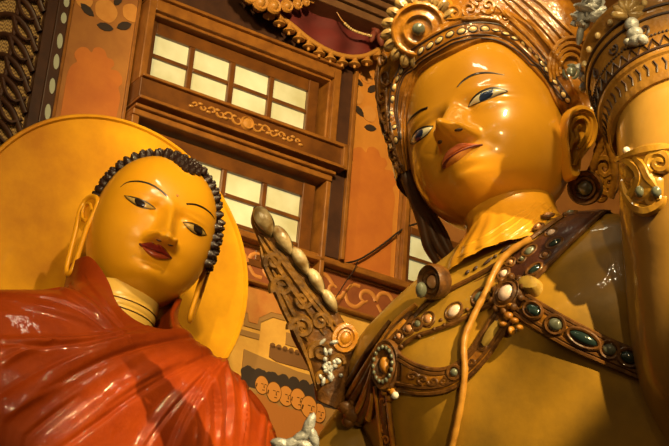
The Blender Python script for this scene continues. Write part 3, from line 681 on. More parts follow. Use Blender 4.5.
def push_folds(GW, wrap, folds, S):
    mb = MB().grid(GW, wrap_u=wrap); sf = surf_of(mb); V = GW.reshape(-1, 3)
    Nn = np.cross(np.roll(GW, -1, 0) - np.roll(GW, 1, 0), np.gradient(GW, axis=1)).reshape(-1, 3); Nn = nrm(Nn)
    cen = V.mean(0); flip = np.sign(((V - np.array([cen[0], cen[1], 0])) * Nn)[:, :2].sum(1)); Nn = Nn * flip[:, None]
    disp = np.zeros(len(V))
    near = (V @ FW > -1e9)
    for pts, h, wd, kind in folds:
        P, N = sf.path(pts, 40)
        for _ in range(3): P = np.vstack([P[:1], (P[:-2] + 2 * P[1:-1] + P[2:]) / 4, P[-1:]])
        best = np.full(len(V), 1e9); sdist = np.zeros(len(V)); tp = np.zeros(len(V))
        sel = np.where(((V - P.mean(0)) ** 2).sum(1) < (np.abs(P - P.mean(0)).max() * 1.8 + wd * 5) ** 2)[0]; Vs = V[sel]
        for q in range(39):
            a, b = P[q], P[q + 1]; ab = b - a; u = ((Vs - a) @ ab) / (ab @ ab); uc = np.clip(u, 0, 1); r_ = Vs - (a + uc[:, None] * ab); d = np.sqrt((r_ ** 2).sum(1))
            k_ = d < best[sel]; ii = sel[k_]; best[ii] = d[k_]; sdist[ii] = (r_[k_] @ np.cross(nrm(ab), N[q])); tp[ii] = (q + uc[k_]) / 39
        tw = np.sin(np.pi * np.clip(tp * .9 + .05, 0, 1)) ** .6; sg = np.sign(sdist)
        if kind == 'step': disp += tw * h * np.exp(-(best / (wd * 3)) ** 2) * smooth(wd * .25, -wd * .25, sg * best)
        elif kind == 'saw': disp += tw * h * np.exp(-(best / np.where(sg > 0, wd * .45, wd * 1.7)) ** 2)
        else: disp += tw * h * np.exp(-(best / wd) ** 2)
    return (V + Nn * disp[:, None]).reshape(GW.shape)
RF = [([(240, 352), (224, 357), (209, 367), (194, 390), (180, 416), (168, 446), (160, 470)], .050, .060, 'step'),
      ([(200, 332), (165, 336), (125, 343), (86, 356), (40, 380), (-10, 412)], .038, .085, 'saw'),
      ([(140, 328), (112, 337), (70, 342), (22, 343), (-20, 340)], .038, .055, 'saw'),
      ([(222, 346), (170, 364), (128, 388), (90, 416), (44, 452)], .046, .10, 'saw'),
      ([(214, 362), (190, 384), (160, 418), (136, 456)], .036, .070, 'saw'),
      ([(150, 352), (104, 376), (60, 404), (14, 440)], .018, .050, 'saw'),
      ([(60, 288), (78, 300), (96, 314), (116, 334)], .030, .040, 'saw'),
      ([(22, 304), (56, 312), (88, 323), (108, 336)], .022, .045, 'saw'),
      ([(88, 280), (102, 300), (118, 320)], .014, .030, 'saw'),
      ([(0, 366), (20, 354), (44, 346)], .030, .040, 'saw'), ([(0, 422), (22, 406), (56, 386)], .026, .040, 'saw'),
      ([(212, 368), (223, 384), (230, 408), (231, 440)], .024, .026, 'saw'), ([(202, 382), (212, 398), (217, 420), (217, 450)], .022, .024, 'saw'),
      ([(194, 398), (202, 412), (205, 430), (204, 455)], .018, .020, 'saw'), ([(224, 362), (238, 384), (244, 410), (242, 446)], .024, .026, 'saw'),
      ([(238, 362), (254, 386), (262, 414), (260, 446)], .020, .030, 'saw'), ([(184, 416), (191, 430), (192, 446)], .016, .018, 'saw'),
      ([(250, 364), (268, 390), (277, 416), (278, 446)], .018, .026, 'saw'),
      ([(240, 353), (224, 359), (211, 369), (197, 391), (183, 417), (171, 446)], -.030, .014, 'ridge'),
      ([(196, 338), (160, 345), (122, 355), (84, 370), (40, 394)], -.020, .014, 'ridge'), ([(216, 354), (168, 376), (128, 400), (92, 426), (56, 452)], -.020, .014, 'ridge'),
      ([(136, 331), (110, 341), (70, 346), (24, 348), (-10, 345)], -.018, .014, 'ridge'), ([(180, 366), (140, 386), (104, 410)], -.014, .012, 'ridge'),
      ([(208, 372), (186, 392), (162, 420), (144, 446)], -.018, .012, 'ridge'), ([(216, 374), (224, 392), (227, 412), (225, 440)], -.016, .010, 'ridge'),
      ([(230, 370), (241, 390), (246, 414), (243, 446)], -.016, .010, 'ridge'), ([(205, 392), (212, 408), (214, 430)], -.014, .010, 'ridge'), ([(246, 370), (260, 394), (267, 420), (266, 446)], -.014, .010, 'ridge'),
      ([(30, 296), (60, 302), (84, 314), (104, 330)], -.016, .012, 'ridge'), ([(70, 284), (90, 300), (106, 316), (124, 332)], -.018, .012, 'ridge'), ([(0, 360), (24, 351), (50, 348)], -.016, .012, 'ridge'),
      ([(100, 350), (60, 362), (24, 380), (-6, 398)], -.014, .012, 'ridge'), ([(76, 398), (46, 420), (20, 442)], -.014, .012, 'ridge')]
RgW = push_folds(RgW, True, RF, BS)
rb = MB().grid(RgW, wrap_u=True); robe = rb.build('robe', M['robe'], bud)
sol = robe.modifiers.new('thickness', 'SOLIDIFY'); sol.thickness = .03; sol.offset = -1
RS = surf_of(rb)
# collar flap rising beside the neck
def loft(mb, A, B, n=24, k=6, mi=0):
    a = catmull(A, n); b = catmull(B, n); mb.grid(np.array([[a[i] + (b[i] - a[i]) * t for t in np.linspace(0, 1, k)] for i in range(n)]), mi=mi)
# pedestal
pd = MB(); pd.lathe((*bl(0, .2, 0)[:2], 0), np.eye(3), [(0, 0), (1.15, 0), (1.15, .1), (1.02, .16), (1.02, .24), (.9, .3), (0, .3)], 40); pd.build('pedestal', M['gilt'], bud)

# halo disc, parallel to the wall
hc = at(110, 262, 9.06); A = np.stack([WD, np.array([0, 0, 1.]), WN], 1)
hl = MB(); Rh = .93
hl.lathe(hc, A, [(0, 0), (Rh * .5, .004), (Rh * .93, .018), (Rh * .965, .020), (Rh * .975, .034), (Rh * .992, .034), (Rh, .02), (Rh, -.05), (0, -.05)], 96)
hl.build('halo', M['halo'], bud)

# =================================================================== BODHISATTVA
GO = at(472, 113, 7.2); GS = .4586; GHO = at(489.8, 151.8, 7.2); GHS = .3086; GMh = eul(-.6081, -.0451, -.25); GMb = eul(rad(-37), rad(7), rad(-12))
bod = thing('temple_statue', 'golden crowned statue with blue eyes, jewelled chest bands and a raised arm', 'statue', (GO[0], GO[1], 0))
gp = dict(pw=2.25, down=1.2, up=2.0, jaw=-.02, nt=-.43, nl=.52, wing=.26, chin=.21, cz=-.95, ex=.479, ez=.049, mx=.288, mz=-.633, xw=1.209, yd=1.069)
Gd = head_grid(gp); Gd = GHO + (GHS * Gd) @ GMh.T
gm = MB().grid(Gd, wrap_u=True); gm.build('head', M['skin_gold'], bod); GH = surf_of(gm)
def gl(x, y, z, Mx=GMb): return GO + Mx @ (GS * np.array([x, y, z]))
eye(bod, GH, [(411.4, 144), (413.5, 137), (418, 131), (425, 127.6), (433.4, 126.6)], [(411.4, 144.4), (414.5, 143.6), (420, 140), (427, 134.6), (433.4, 127)], (419, 135, 4.6, 5.6, -.6), (M['sclera'], M['iris_blue']), .008, .003)
eye(bod, GH, [(468.4, 107), (473, 99.2), (481, 92.6), (490, 89), (499, 88.8), (507.6, 91.6)], [(468.4, 107.3), (474, 104.8), (483, 101.4), (492, 97.8), (500, 94.2), (507.6, 92)], (486.4, 94.9, 7.2, 6.5, -.5), (M['sclera'], M['iris_blue']), .008, .003)
bw = MB(); stroke(bw, GH, [(406.3, 125.8), (410, 119.5), (416, 113.8), (422, 110), (427.8, 107.8)], .008, 30, .6, .001, taper=[.3, .8, 1, 1, .9]); bw.build('eyebrow', M['black'], bod)
bw = MB(); stroke(bw, GH, [(457, 87.3), (463, 81), (471, 75.8), (480, 73.2), (492, 73), (504.5, 75.2)], .007, 30, .6, .001, taper=[.4, .9, 1, .8, .2]); bw.build('eyebrow', M['black'], bod)
lp = MB()
patch(lp, GH, [(442.6, 168.5), (443.5, 160), (446.5, 153), (450.5, 149), (454, 147), (459, 143.6), (466, 142.6), (474, 143.4), (482.6, 144.7)], [(442.6, 168.8), (445, 163.4), (449, 158.4), (454, 154.6), (460, 151), (466, 148.2), (474, 146), (482.6, 145)], 26, 8, .003, .022, 0)
patch(lp, GH, [(443, 168.4), (445, 163.4), (449, 158.4), (454, 154.6), (460, 151), (466, 148.2), (474, 146), (480, 145.2)], [(443.4, 168.8), (446, 168.4), (450, 166.4), (456, 162.6), (462, 158.2), (468, 153), (475, 148.2), (480, 145.7)], 26, 8, .003, .03, 1)
lo_ = lp.build('lips', [M['lip_pink'], M['lip_orange']], bod); ml = MB(); stroke(ml, surf_of(lp), [(442.8, 168.6), (445, 163.6), (449, 158.6), (454, 154.8), (460, 151.2), (466, 148.4), (474, 146.1), (482.4, 145)], .0055, 30, .6, .001, taper=[1.6, 1.2, .8, .7, .9, 1.3]); ml.build('mouth_line', M['mouth'], lo_)
nsl = MB(); gem(nsl, GH, 458.6, 129.8, .020, .009, .006, -.1); nsl.build('nostril', M['groove'], bod)
nsl = MB(); gem(nsl, GH, 439.8, 142.0, .010, .015, .006, .5); nsl.build('nostril', M['groove'], bod)

# torso
TOR = [(-1.3, .40, .40, .15), (-1.48, .62, .52, .15), (-1.6, .95, .66, .15), (-1.75, 1.4, .80, .18), (-1.95, 1.85, .93, .2), (-2.25, 2.08, 1.02, .2), (-2.7, 2.02, 1.06, .2), (-3.4, 1.75, 1.0, .2), (-4.4, 1.45, .9, .2), (-5.5, 1.5, .95, .2)]
nz = 150; NPg = 200
php = np.linspace(-np.pi, np.pi, NPg, endpoint=False); zz = np.linspace(-1.36, -5.5, nz)
w_, d_, yc = table(TOR, zz); Tg = np.zeros((NPg, nz, 3))
for i in range(NPg):
    x, y = super_ring(php[i], np.array(w_), np.array(d_), np.array(yc), 2.3)
    fr = smooth(0, .5, math.cos(php[i]))
    y = y - fr * .16 * (np.exp(-((x - .75) / .55) ** 2 - ((zz + 2.75) / .5) ** 2) + np.exp(-((x + .75) / .55) ** 2 - ((zz + 2.75) / .5) ** 2))
    Tg[i] = np.stack([x, y, zz], -1)
TgW = GO + (GS * Tg) @ GMb.T
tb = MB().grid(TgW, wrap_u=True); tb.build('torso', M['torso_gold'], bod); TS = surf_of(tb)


class Plane:
    """a free-standing plane in the scene, through P0 with normal N"""
    def __init__(s, P0, N): s.p = np.asarray(P0, float); s.n = nrm(N)
    def hit(s, px, py): r = ray(px, py); return CAM + r * (((s.p - CAM) @ s.n) / (r @ s.n)), s.n
    path = Surf.path
TOCAM = lambda P: nrm(CAM - np.asarray(P))

# neck with fan-like folds
nk = MB(); rows = []
for z in np.linspace(-2.35, -.55, 40):
    a = np.linspace(0, 2 * np.pi, 96, endpoint=False); k = smooth(-1.0, -2.0, z)
    k3 = smooth(-1.2, -2.4, z); r = (.70 + .62 * k3) * (1 + .014 * np.cos(a * 26) * k)
    c = np.array([.02 + .06 * k, .22 - .05 * k, z])
    rows.append(GHO + (GHS * np.stack([c[0] + r * np.sin(a), c[1] - r * np.cos(a), np.full(96, z)], -1)) @ GMh.T)
nk.grid(np.array(rows), wrap_v=True); nk.build('neck', M['skin_gold'], bod); NS = surf_of(nk)
NF = MB()
for (a, b, c) in (((456, 258), (490, 240), (552, 198)), ((458, 263), (495, 246), (556, 203)), ((460, 268), (500, 249), (562, 203)), ((455, 250), (484, 236), (540, 200)), ((470, 272), (505, 252), (560, 209))):
    stroke(NF, NS, [a, b, c], .012, 24, .5, -.001)
NF.build('neck_fold', M['skin_gold'], bod)

# ---------------------------------------------------------------- crown
INN = [(411, 171), (406.5, 152), (402.5, 130), (401.5, 104), (405, 93), (411, 84), (419, 75.5), (427, 68.5), (437, 62), (447.5, 57), (460, 51), (475, 44.5), (490, 41.5), (500, 43.5), (510, 48.5), (520, 57), (530, 67), (540, 78), (548.6, 89), (555, 103), (562, 115), (566, 128)]
IP, _ = GH.path(INN, 160)
IL = ((IP - GHO) @ GMh) / GHS
for _ in range(6): IL = np.vstack([IL[:1], (IL[:-2] + 2 * IL[1:-1] + IL[2:]) / 4, IL[-1:]])
cdir = nrm(np.stack([IL[:, 0] * 1.0, np.zeros(160), np.clip(IL[:, 2] + .05, -.4, 9) * 1.1], -1))
top = smooth(.3, .95, cdir[:, 2])
ST = [(-.04, .06), (.0, -.04), (.03, -.075), (.06, -.04), (.075, -.02), (.09, -.05), (.115, -.075), (.14, -.05), (.155, -.03), (.17, -.045), (.33, -.045), (.345, -.06), (.37, -.08), (.395, -.06), (.41, -.02), (.55, .04), (.66, .16), (.74, .36), (.76, .7), (.70, 1.1), (.5, 1.5)]
STt = [(-.04, .06), (.0, -.04), (.03, -.075), (.06, -.04), (.085, -.02), (.11, -.05), (.14, -.075), (.17, -.05), (.19, -.03), (.21, -.045), (.44, -.045), (.46, -.06), (.49, -.085), (.52, -.06), (.54, -.02), (.75, .02), (1.0, .06), (1.3, .12), (1.5, .3), (1.3, .7), (.9, 1.2)]
CG = np.zeros((160, len(ST), 3))
for j in range(len(ST)):
    e = ST[j][0] * (1 - top) + STt[j][0] * top; b = ST[j][1] * (1 - top) + STt[j][1] * top
    e = e * (1 - .35 * smooth(35, 0, np.arange(160))) * (1 - .12 * smooth(70, 30, np.arange(160)))
    CG[:, j] = IL + cdir * e[:, None] + np.array([0, 1., 0]) * b[:, None]
CGw = GHO + (GHS * CG) @ GMh.T
cm = MB().grid(CGw); crown = cm.build('crown', M['crown_gold'], bod); cso = crown.modifiers.new('sub', 'SUBSURF'); cso.levels = 1; cso.render_levels = 1
CS = surf_of(cm)
BEADS = [(396, 140), (394.5, 127), (392, 113.7), (392.8, 99), (394.4, 87.5), (397.3, 79), (401.4, 71.4), (406.6, 63.5), (413, 56.5), (421, 50.7), (430, 45.5), (439.3, 40), (450, 34.2), (461.5, 31), (473, 29), (485, 28.8), (496, 30.3), (506, 33.7), (515, 38.4), (523.3, 43.8), (530.4, 50), (536.9, 57), (542, 63.6), (546.6, 69.7), (550.4, 75.6), (554.8, 82), (559.5, 88.8), (563.5, 94.5), (567.5, 100)]
for i, (x, y) in enumerate(BEADS):
    a = np.array(BEADS[min(i + 1, len(BEADS) - 1)]) - np.array(BEADS[max(i - 1, 0)]); ang = math.atan2(a[1], a[0])
    big = 1.0 if 9 <= i <= 18 else .8
    b = MB(); P, N, u, v = gem(b, CS, x, y, .019 * big, .0145 * big, .007, ang); b.build('crown_bead', M['pearl'], crown)
for i, (x, y) in enumerate(BEADS):
    bs = MB()
    a = np.array(BEADS[min(i + 1, len(BEADS) - 1)]) - np.array(BEADS[max(i - 1, 0)]); ang = math.atan2(a[1], a[0]); big = 1.0 if 9 <= i <= 18 else .8
    P, N = CS.hit(x, y); u = RX * math.cos(ang) - UX * math.sin(ang); u = nrm(u - N * (u @ N)); ringat(bs, P, N, u, np.cross(N, u), .021 * big, .016 * big, .0035, 16, .001); bs.build('bead_setting', M['groove'], crown)

for off_ in (-6.2, 6.0, 9.5):
    q = []
    for (x, y), k_ in zip(BEADS, range(len(BEADS))):
        d = np.array([482 - x, 118 - y]); d = d / np.linalg.norm(d); f_ = .55 if (k_ < 7 or k_ > 21) else 1.0; q.append((x + d[0] * off_ * f_, y + d[1] * off_ * f_))
    ln = MB(); stroke(ln, CS, q, .0042, 90, .7, .001, taper=False); ln.build('painted_line', M['groove'], crown)
# medallion at the front of the crown
MP, MN0 = CS.hit(420.8, 31.4); MN = nrm(.55 * TOCAM(MP) + .45 * -GMh[:, 1] + np.array([0, 0, -.05])); MP = MP + MN * .03
mu = nrm(np.cross(np.array([0, 0, 1.]), MN)); mv = np.cross(MN, mu); A = np.stack([mu, mv, MN], 1); mr = .0052
md = MB(); md.lathe(MP, A, [(27 * mr, -.05), (27 * mr, .012), (25.5 * mr, .022), (23.5 * mr, .024), (22 * mr, .014), (20 * mr, .008), (17 * mr, .012), (15.5 * mr, .022), (13.5 * mr, .024), (12 * mr, .012), (9 * mr, .010), (7 * mr, .014), (0, .014)], 48)
medal = md.build('crown_medallion', M['orn_gold'], crown)
kb = MB(); kb.ell(MP + MN * .016, np.stack([mu * 6.5 * mr, mv * 6.5 * mr, MN * .026]), 20, 10); kb.build('boss', M['gem_grey'], medal)
for k in range(18):
    t = 2 * math.pi * k / 18; rdir = mu * math.cos(t) + mv * math.sin(t); td = np.cross(MN, rdir)
    pt = MB(); pt.ell(MP + rdir * 30.5 * mr - MN * .002 + td * .004, np.stack([rdir * 7.5 * mr + td * .010, td * 5.6 * mr, MN * .020]), 12, 8)
    pt.tube([MP + rdir * (26 + 9 * q) * mr + td * (.006 * q) + MN * (.022 - .012 * q * q) for q in np.linspace(0, 1, 8)], .0035, 5)
    pt.build('petal', M['pearl_gold'], medal)

# raised scrolls, ribs and curls of the crown
def scroll(mb, sf, cx, cy, r0, turns, ang, r, sgn=1, sq=1., off=.004, tail=None):
    t = np.linspace(0, 1, 30); rr = r0 * (1 - t * .88); th = ang + sgn * turns * 2 * np.pi * t
    pts = [(cx + q * math.cos(a), cy + q * math.sin(a) * sq) for q, a in zip(rr, th)]
    if tail: pts = list(catmull(list(tail) + [pts[0]], 12)[:-1]) + pts
    P, N = sf.path(pts, raw=True, off=off); mb.tube(P, r * np.linspace(1, .7, len(P)), 6, False, 0, .8, N)
sc = MB()
for (a, b, c, d) in (((500, -4), (520, 14), (545, 40), (560, 62)), ((508, -4), (528, 12), (550, 36), (564, 56)), ((516, -6), (534, 8), (554, 28), (568, 46)), ((494, 4), (512, 20), (536, 44), (553, 66)), ((524, -8), (542, 4), (560, 22), (574, 36)), ((490, 14), (504, 24), (524, 40), (544, 62))):
    stroke(sc, CS, [a, b, c, d], .014, 30, .8, .004, taper=[.5, 1, 1, .8, .4])
for k, (dx, r0) in enumerate(((0, 24), (2, 19.5), (4, 15), (6, 10.5))):
    t = np.linspace(math.pi * .85, math.pi * 1.95, 24); stroke(sc, CS, [(572 - dx * .3 + r0 * math.cos(q) * .95, 68 + r0 * math.sin(q) * 1.25) for q in t], .012, 40, .8, .004, taper=[.6, 1, 1, 1, .5])
sc.build('feather_scroll', M['orn_gold'], crown)
b = MB(); P, N, u, v = gem(b, CS, 571, 72, .026, .030, .02, .3); ringat(b, P, N, u, v, .034, .038, .008); b.build('boss', M['gem_grey'], crown)
sc = MB()
for (cx, cy, r0, ang, sg) in ((470, 10, 9, .5, 1), (488, 6, 8, 2.5, -1), (455, 14, 8, 3.5, 1), (505, 18, 6, .8, 1), (478, -2, 8, 1.5, 1), (448, 4, 7, 5, -1)): scroll(sc, CS, cx, cy, r0, 1.3, ang, .011, sg)
stroke(sc, CS, [(446, 20), (462, 19), (480, 18), (496, 20), (508, 25)], .014, 30, .8, .004); stroke(sc, CS, [(520, 2), (506, -3), (490, -8)], .014, 20, .8, .004)
sc.build('front_scroll', M['orn_gold'], crown)
sc = MB()
for (cx, cy, r0, ang, sg) in ((386, 78, 6, .5, 1), (383, 96, 6, 3.5, -1), (386, 116, 5.5, .5, 1), (389, 136, 5, 3.5, -1), (394, 153, 5, .5, 1), (384, 60, 5, 2, 1), (400, 170, 5, 2, -1), (408, 184, 4, 2, 1)): scroll(sc, CS, cx, cy, r0, 1.4, ang, .009, sg, 1.5)
for pts in ([(380, 56), (378, 90), (382, 124), (392, 158), (406, 190)], [(390, 66), (387, 90), (388, 120), (395, 150), (410, 186)], [(376, 46), (374, 86), (378, 126), (388, 162), (402, 192)]): stroke(sc, CS, pts, .010, 40, .8, .003)
sc.build('side_scroll', M['orn_brown'], crown)

# ears, hair locks and earrings
EPL = Plane(GHO + GHS * (GMh @ np.array([1.28, .30, -.1])) + TOCAM(GHO) * .12, nrm(.55 * -RX * 0 + .75 * TOCAM(GHO) + .5 * GMh[:, 0]))
e = MB()
G0 = catmull([(566, 118), (572, 108), (583, 105), (593, 111), (597, 125), (594, 142), (586, 153), (579, 163), (577, 178), (569, 178), (566, 160), (564, 140)], 60, True)
ce = np.array([579, 138.]); rings = []
for k, h in ((1.0, -.05), (1.0, .0), (.93, .022), (.84, .024), (.74, .008), (.55, -.012), (.25, -.018), (.0, -.018)):
    rings.append([EPL.hit(*(ce + (q - ce) * k))[0] + EPL.n * h for q in G0])
e.grid(np.array(rings), wrap_v=True)
for pts, r in (([(569, 150), (572, 138), (569, 130), (574, 120), (583, 118), (588, 126), (585, 138), (578, 148)], .011), ([(572, 142), (577, 138), (576, 130), (580, 126)], .010), ([(568, 120), (576, 113), (585, 113), (591, 122), (589, 138), (580, 152), (574, 166)], .010)):
    P, N = EPL.path(pts, 30); e.tube(P + EPL.n * .004, r, 6)
e.build('ear', M['skin_gold'], bod)
hl_ = MB(); HPL = Plane(EPL.p - TOCAM(EPL.p) * .14, nrm(TOCAM(EPL.p)))
for (cx, cy, r0, tn, ang, sg, r) in ((604, 168, 10, 1.4, 3.6, 1, .020), (600, 150, 8, 1.2, 4.5, 1, .018), (609, 184, 9, 1.3, 2.5, -1, .018), (600, 195, 8, 1.2, 3.8, 1, .016), (596, 178, 7, 1.2, 1.5, -1, .016)):
    scroll(hl_, HPL, cx, cy, r0, tn, ang, r, sg, 1.2)
for pts in ([(596, 118), (601, 135), (599, 150), (594, 166), (588, 176)], [(600, 122), (607, 142), (612, 160), (614, 180), (610, 198)], [(588, 100), (598, 112), (605, 128), (612, 146)]):
    P, N = HPL.path(pts, 30); hl_.tube(P, .022, 8)
hl_.build('hair_lock', M['orn_gold'], bod)
lk = MB()
LP = Plane(GHO + GHS * (GMh @ np.array([-1.1, .15, -.6])), TOCAM(GHO))
for pts, r in (([(404, 150), (410, 178), (420, 205), (430, 228), (438, 246), (449, 262)], .026), ([(398, 148), (405, 176), (414, 200), (422, 222), (428, 246), (438, 264)], .026), ([(412, 186), (424, 208), (436, 226), (446, 246), (455, 262)], .022), ([(420, 205), (434, 216), (444, 232), (452, 250)], .014)):
    P, N = LP.path(pts, 40); lk.tube(P, r * np.interp(np.linspace(0, 1, 40), [0, .2, .8, 1], [.5, 1, 1, .7]), 8)
lk.build('hair_lock', M['lock_brown'], bod)
def disc_earring(px, py, depth, N, R_, gemr, mats, name='earring', sq=1.):
    P = at(px, py, depth); N = nrm(N); u = nrm(np.cross(np.array([0, 0, 1.]), N)); v = np.cross(N, u); A = np.stack([u, v * sq, N], 1)
    d = MB(); d.lathe(P, A, [(0, -.05), (R_ * .9, -.05), (R_, -.02), (R_, .012), (R_ * .93, .022), (R_ * .85, .012), (R_ * .72, .004), (R_ * .62, .012), (R_ * .52, .010), (R_ * .42, -.004), (0, -.004)], 36)
    o = d.build(name, mats[0], bod); g_ = MB(); g_.ell(P + N * .0, np.stack([u * gemr, v * gemr * sq, N * gemr * .6]), 18, 10); g_.build('earring_gem', mats[1], o); return o
P_ = at(585, 188, 6.98); disc_earring(585, 188, 6.98, nrm(TOCAM(P_) * .8 - WD * .25 + np.array([0, 0, -.1])), .080, .036, (M['orn_brown'], M['gem_grey']))
P_ = at(430, 283, 6.7); disc_earring(432, 282, 6.55, nrm(TOCAM(P_) * .6 - RX * .7), .078, .030, (M['orn_brown'], M['gem_peach']))
er = MB(); er.ell(at(421, 290, 6.55), np.stack([RX * .026, UX * .036, FW * .028]), 14, 10); er.build('earring_drop', M['gem_grey'], bod)

# ---------------------------------------------------------------- jewelled collar, chest band, cord
UE = [(398, 338), (412, 322), (430, 304), (455, 289), (480, 276), (505, 261), (530, 242), (555, 224), (580, 206), (604, 190)]
LE = [(398, 352), (415, 339), (437, 331), (460, 322), (485, 309), (503, 302), (528, 288), (552, 264), (580, 236), (616, 204)]
c1 = MB(); patch(c1, TS, UE[:6], LE[:6], 40, 8, .010, .012); collar = c1.build('jewelled_collar', M['torso_gold'], bod)
c2 = MB(); patch(c2, TS, UE[5:], LE[5:], 40, 8, .010, .014); cdk = c2.build('collar_dark_half', M['orn_dark'], collar)  # other half of the same collar, in a darker maroon
st = MB()
for path, r in ((UE, .012), (LE, .012), ([(x + 1, y - 6) for x, y in LE[:6]], .006), ([(x - 4, y - 5) for x, y in LE[5:]], .007), ([(x + 2, y + 5) for x, y in UE[:6]], .007)): stroke(st, TS, path, r, 60, .8, .012, taper=False)
st.build('collar_rim', M['orn_brown'], collar)
GEMS = [(402, 338, .014, .020, 'gem_peach'), (411.5, 330.5, .018, .024, 'gem_peach'), (420, 326, .016, .022, 'gem_grey'), (430.5, 321, .022, .026, 'gem_peach'), (456, 312.5, .034, .025, 'gem_pink'), (481.5, 298.5, .030, .022, 'gem_grey'), (506, 276, .020, .018, 'gem_pink'), (513, 265, .014, .012, 'gem_peach'), (531.5, 253.5, .026, .020, 'gem_grey'), (548.5, 219.5, .018, .015, 'gem_peach'), (571, 217, .020, .015, 'gem_grey'), (553, 236, .020, .018, 'gem_pink'), (556, 246, .030, .018, 'gem_green'), (547, 258, .014, .012, 'gem_peach'), (536, 272, .030, .017, 'gem_green'), (524, 262, .012, .010, 'gem_grey'), (540, 230, .014, .012, 'gem_peach')]
for x, y, a, b, mt in GEMS:
    fr = MB()
    g_ = MB(); P, N, u, v = gem(g_, TS, x, y, a, b, .016, -.5 if x > 430 else -.9, .016); g_.build('collar_gem', M[mt], collar)
    ringat(fr, P, N, u, v, a + .008, b + .008, .007, 24, .018); 
    if x < 500: ringat(fr, P, N, u, v, a + .016, b + .015, .006, 24, .014)
    fr.build('gem_setting', M['orn_brown'], collar)
for (x, y) in ((443, 322), (469, 311), (494, 296), (421, 338), (404, 348), (436, 331), (446, 327), (472, 316)): bd = MB(); gem(bd, TS, x, y, .010, .010, .012, 0, .014); bd.build('collar_bead', M['orn_brown'], collar)
for (x, y, l) in ((488.5, 262, 6), (506, 250, 6), (476, 269, 3), (468, 273, 3), (496, 257, 2), (516, 242, 2)):
    ds = MB(); gem(ds, TS, x, y, .0046 * l, .008, .006, -.6, .006); ds.build('painted_hole', M['groove'], collar)  # dark spots stand in for the shaded holes along the collar edge

cb = MB()
patch(cb, TS, [(400, 355), (420, 366), (440, 370), (457, 365), (472, 351), (484, 335), (498, 314)], [(400, 388), (425, 393), (450, 390), (470, 377), (489, 358), (503, 338), (516, 320)], 50, 10, .012, .012)
patch(cb, TS, [(524, 293), (545, 307), (570, 321), (600, 336), (640, 354)], [(516, 313), (545, 332), (570, 347), (600, 361), (640, 379)], 40, 10, .012, .012)
band = cb.build('chest_band', M['orn_gold'], bod)
br = MB()
for pts in ([(400, 356), (420, 366), (440, 370), (457, 365), (472, 351), (484, 335), (498, 314)], [(400, 360), (420, 370.5), (440, 374), (458, 369), (474, 354), (487, 338), (501, 317)], [(400, 389), (425, 393), (450, 390), (470, 377), (489, 358), (503, 338), (516, 320)], [(400, 383), (425, 387), (449, 384), (468, 372), (486, 354), (500, 335), (513, 317)], [(524, 294), (545, 307), (570, 321), (600, 336), (640, 354)], [(523, 298), (545, 311.5), (570, 325.5), (600, 340.5), (640, 358.5)], [(516, 314), (545, 332), (570, 347), (600, 361), (640, 379)], [(517, 309), (545, 327), (570, 342), (600, 356), (640, 374)]):
    stroke(br, TS, pts, .010, 50, .8, .018, taper=False)
br.build('band_rim', M['orn_brown'], band)
for x, y, a, b, an, mt in ((535.7, 312, .038, .022, .5, 'gem_green'), (556.5, 325, .030, .026, .5, 'gem_grey'), (583.5, 338.5, .060, .022, .45, 'gem_green'), (609, 350, .028, .024, .45, 'gem_grey'), (628, 358, .034, .024, .45, 'gem_green'), (456, 372.5, .018, .018, 0, 'gem_grey')):
    gs = MB(); g_ = MB(); P, N, u, v = gem(g_, TS, x, y, a, b, .016, an, .024); g_.build('band_gem', M[mt], band); ringat(gs, P, N, u, v, a + .010, b + .010, .008, 28, .024); gs.build('gem_setting', M['orn_brown'], band)
sw = MB()
for k, t in enumerate(np.linspace(.12, .78, 8)):
    a = catmull([(404, 372), (424, 379), (446, 381), (466, 371), (486, 345), (506, 318)], 100)[int(t * 99)]; scroll(sw, TS, a[0], a[1], 5.5, 1.2, k * 1.6, .008, 1 if k % 2 else -1, .8, .022)
sw.build('band_scroll', M['orn_brown'], band)
bc = MB(); P, N = TS.hit(512, 297); P = P + N * .03; u = nrm(RX - N * (RX @ N)); v = np.cross(N, u); A = np.stack([u, v, N], 1)
bc.lathe(P, A, [(0, -.03), (.075, -.03), (.078, .0), (.066, .016), (.055, .012), (.046, .022), (.038, .010), (0, .010)], 28)
for k in range(10): t = k * .628; bc.ell(P + u * .078 * math.cos(t) + v * .078 * math.sin(t), np.stack([u * .018, v * .018, N * .018]), 10, 6)
brooch = bc.build('brooch', M['orn_brown'], bod); g_ = MB(); gem(g_, TS, 512, 296, .040, .033, .026, -.4, 0, at_=(P + N * .012, N)); g_.build('brooch_gem', M['gem_pink'], brooch)
tz = MB()
for (x, y, a, b) in ((516, 309, .014, .022), (513, 318, .018, .022), (519, 322, .014, .018), (508, 326, .012, .016), (524, 328, .012, .012), (516, 331, .020, .012)): gem(tz, TS, x, y, a, b, .02, 1.3, .03)
tz.build('brooch_tassel', M['orn_gold'], brooch)
pl = MB(); patch(pl, TS, [(520, 288), (526, 279), (535, 277), (543, 283)], [(520, 290), (528, 296), (537, 297), (543, 291)], 14, 6, .03, .02); patch(pl, TS, [(484, 345), (490, 331), (500, 319)], [(488, 350), (497, 341), (505, 324)], 14, 6, .03, .01); pl.build('gilt_leaf', M['gilt_yellow'], brooch)
cd_ = MB(); P, N = TS.path([(534, 243), (518, 252), (505, 263), (496, 279), (489, 295), (483, 306), (475, 322), (468, 338), (466, 352), (467, 372), (464, 400), (460, 424), (455, 450), (452, 480)], 80)
cd_.tube(P + N * .026, .0155 + .001 * np.sin(np.arange(80) * 1.3), 8); cd_.build('sacred_cord', M['cord'], bod)

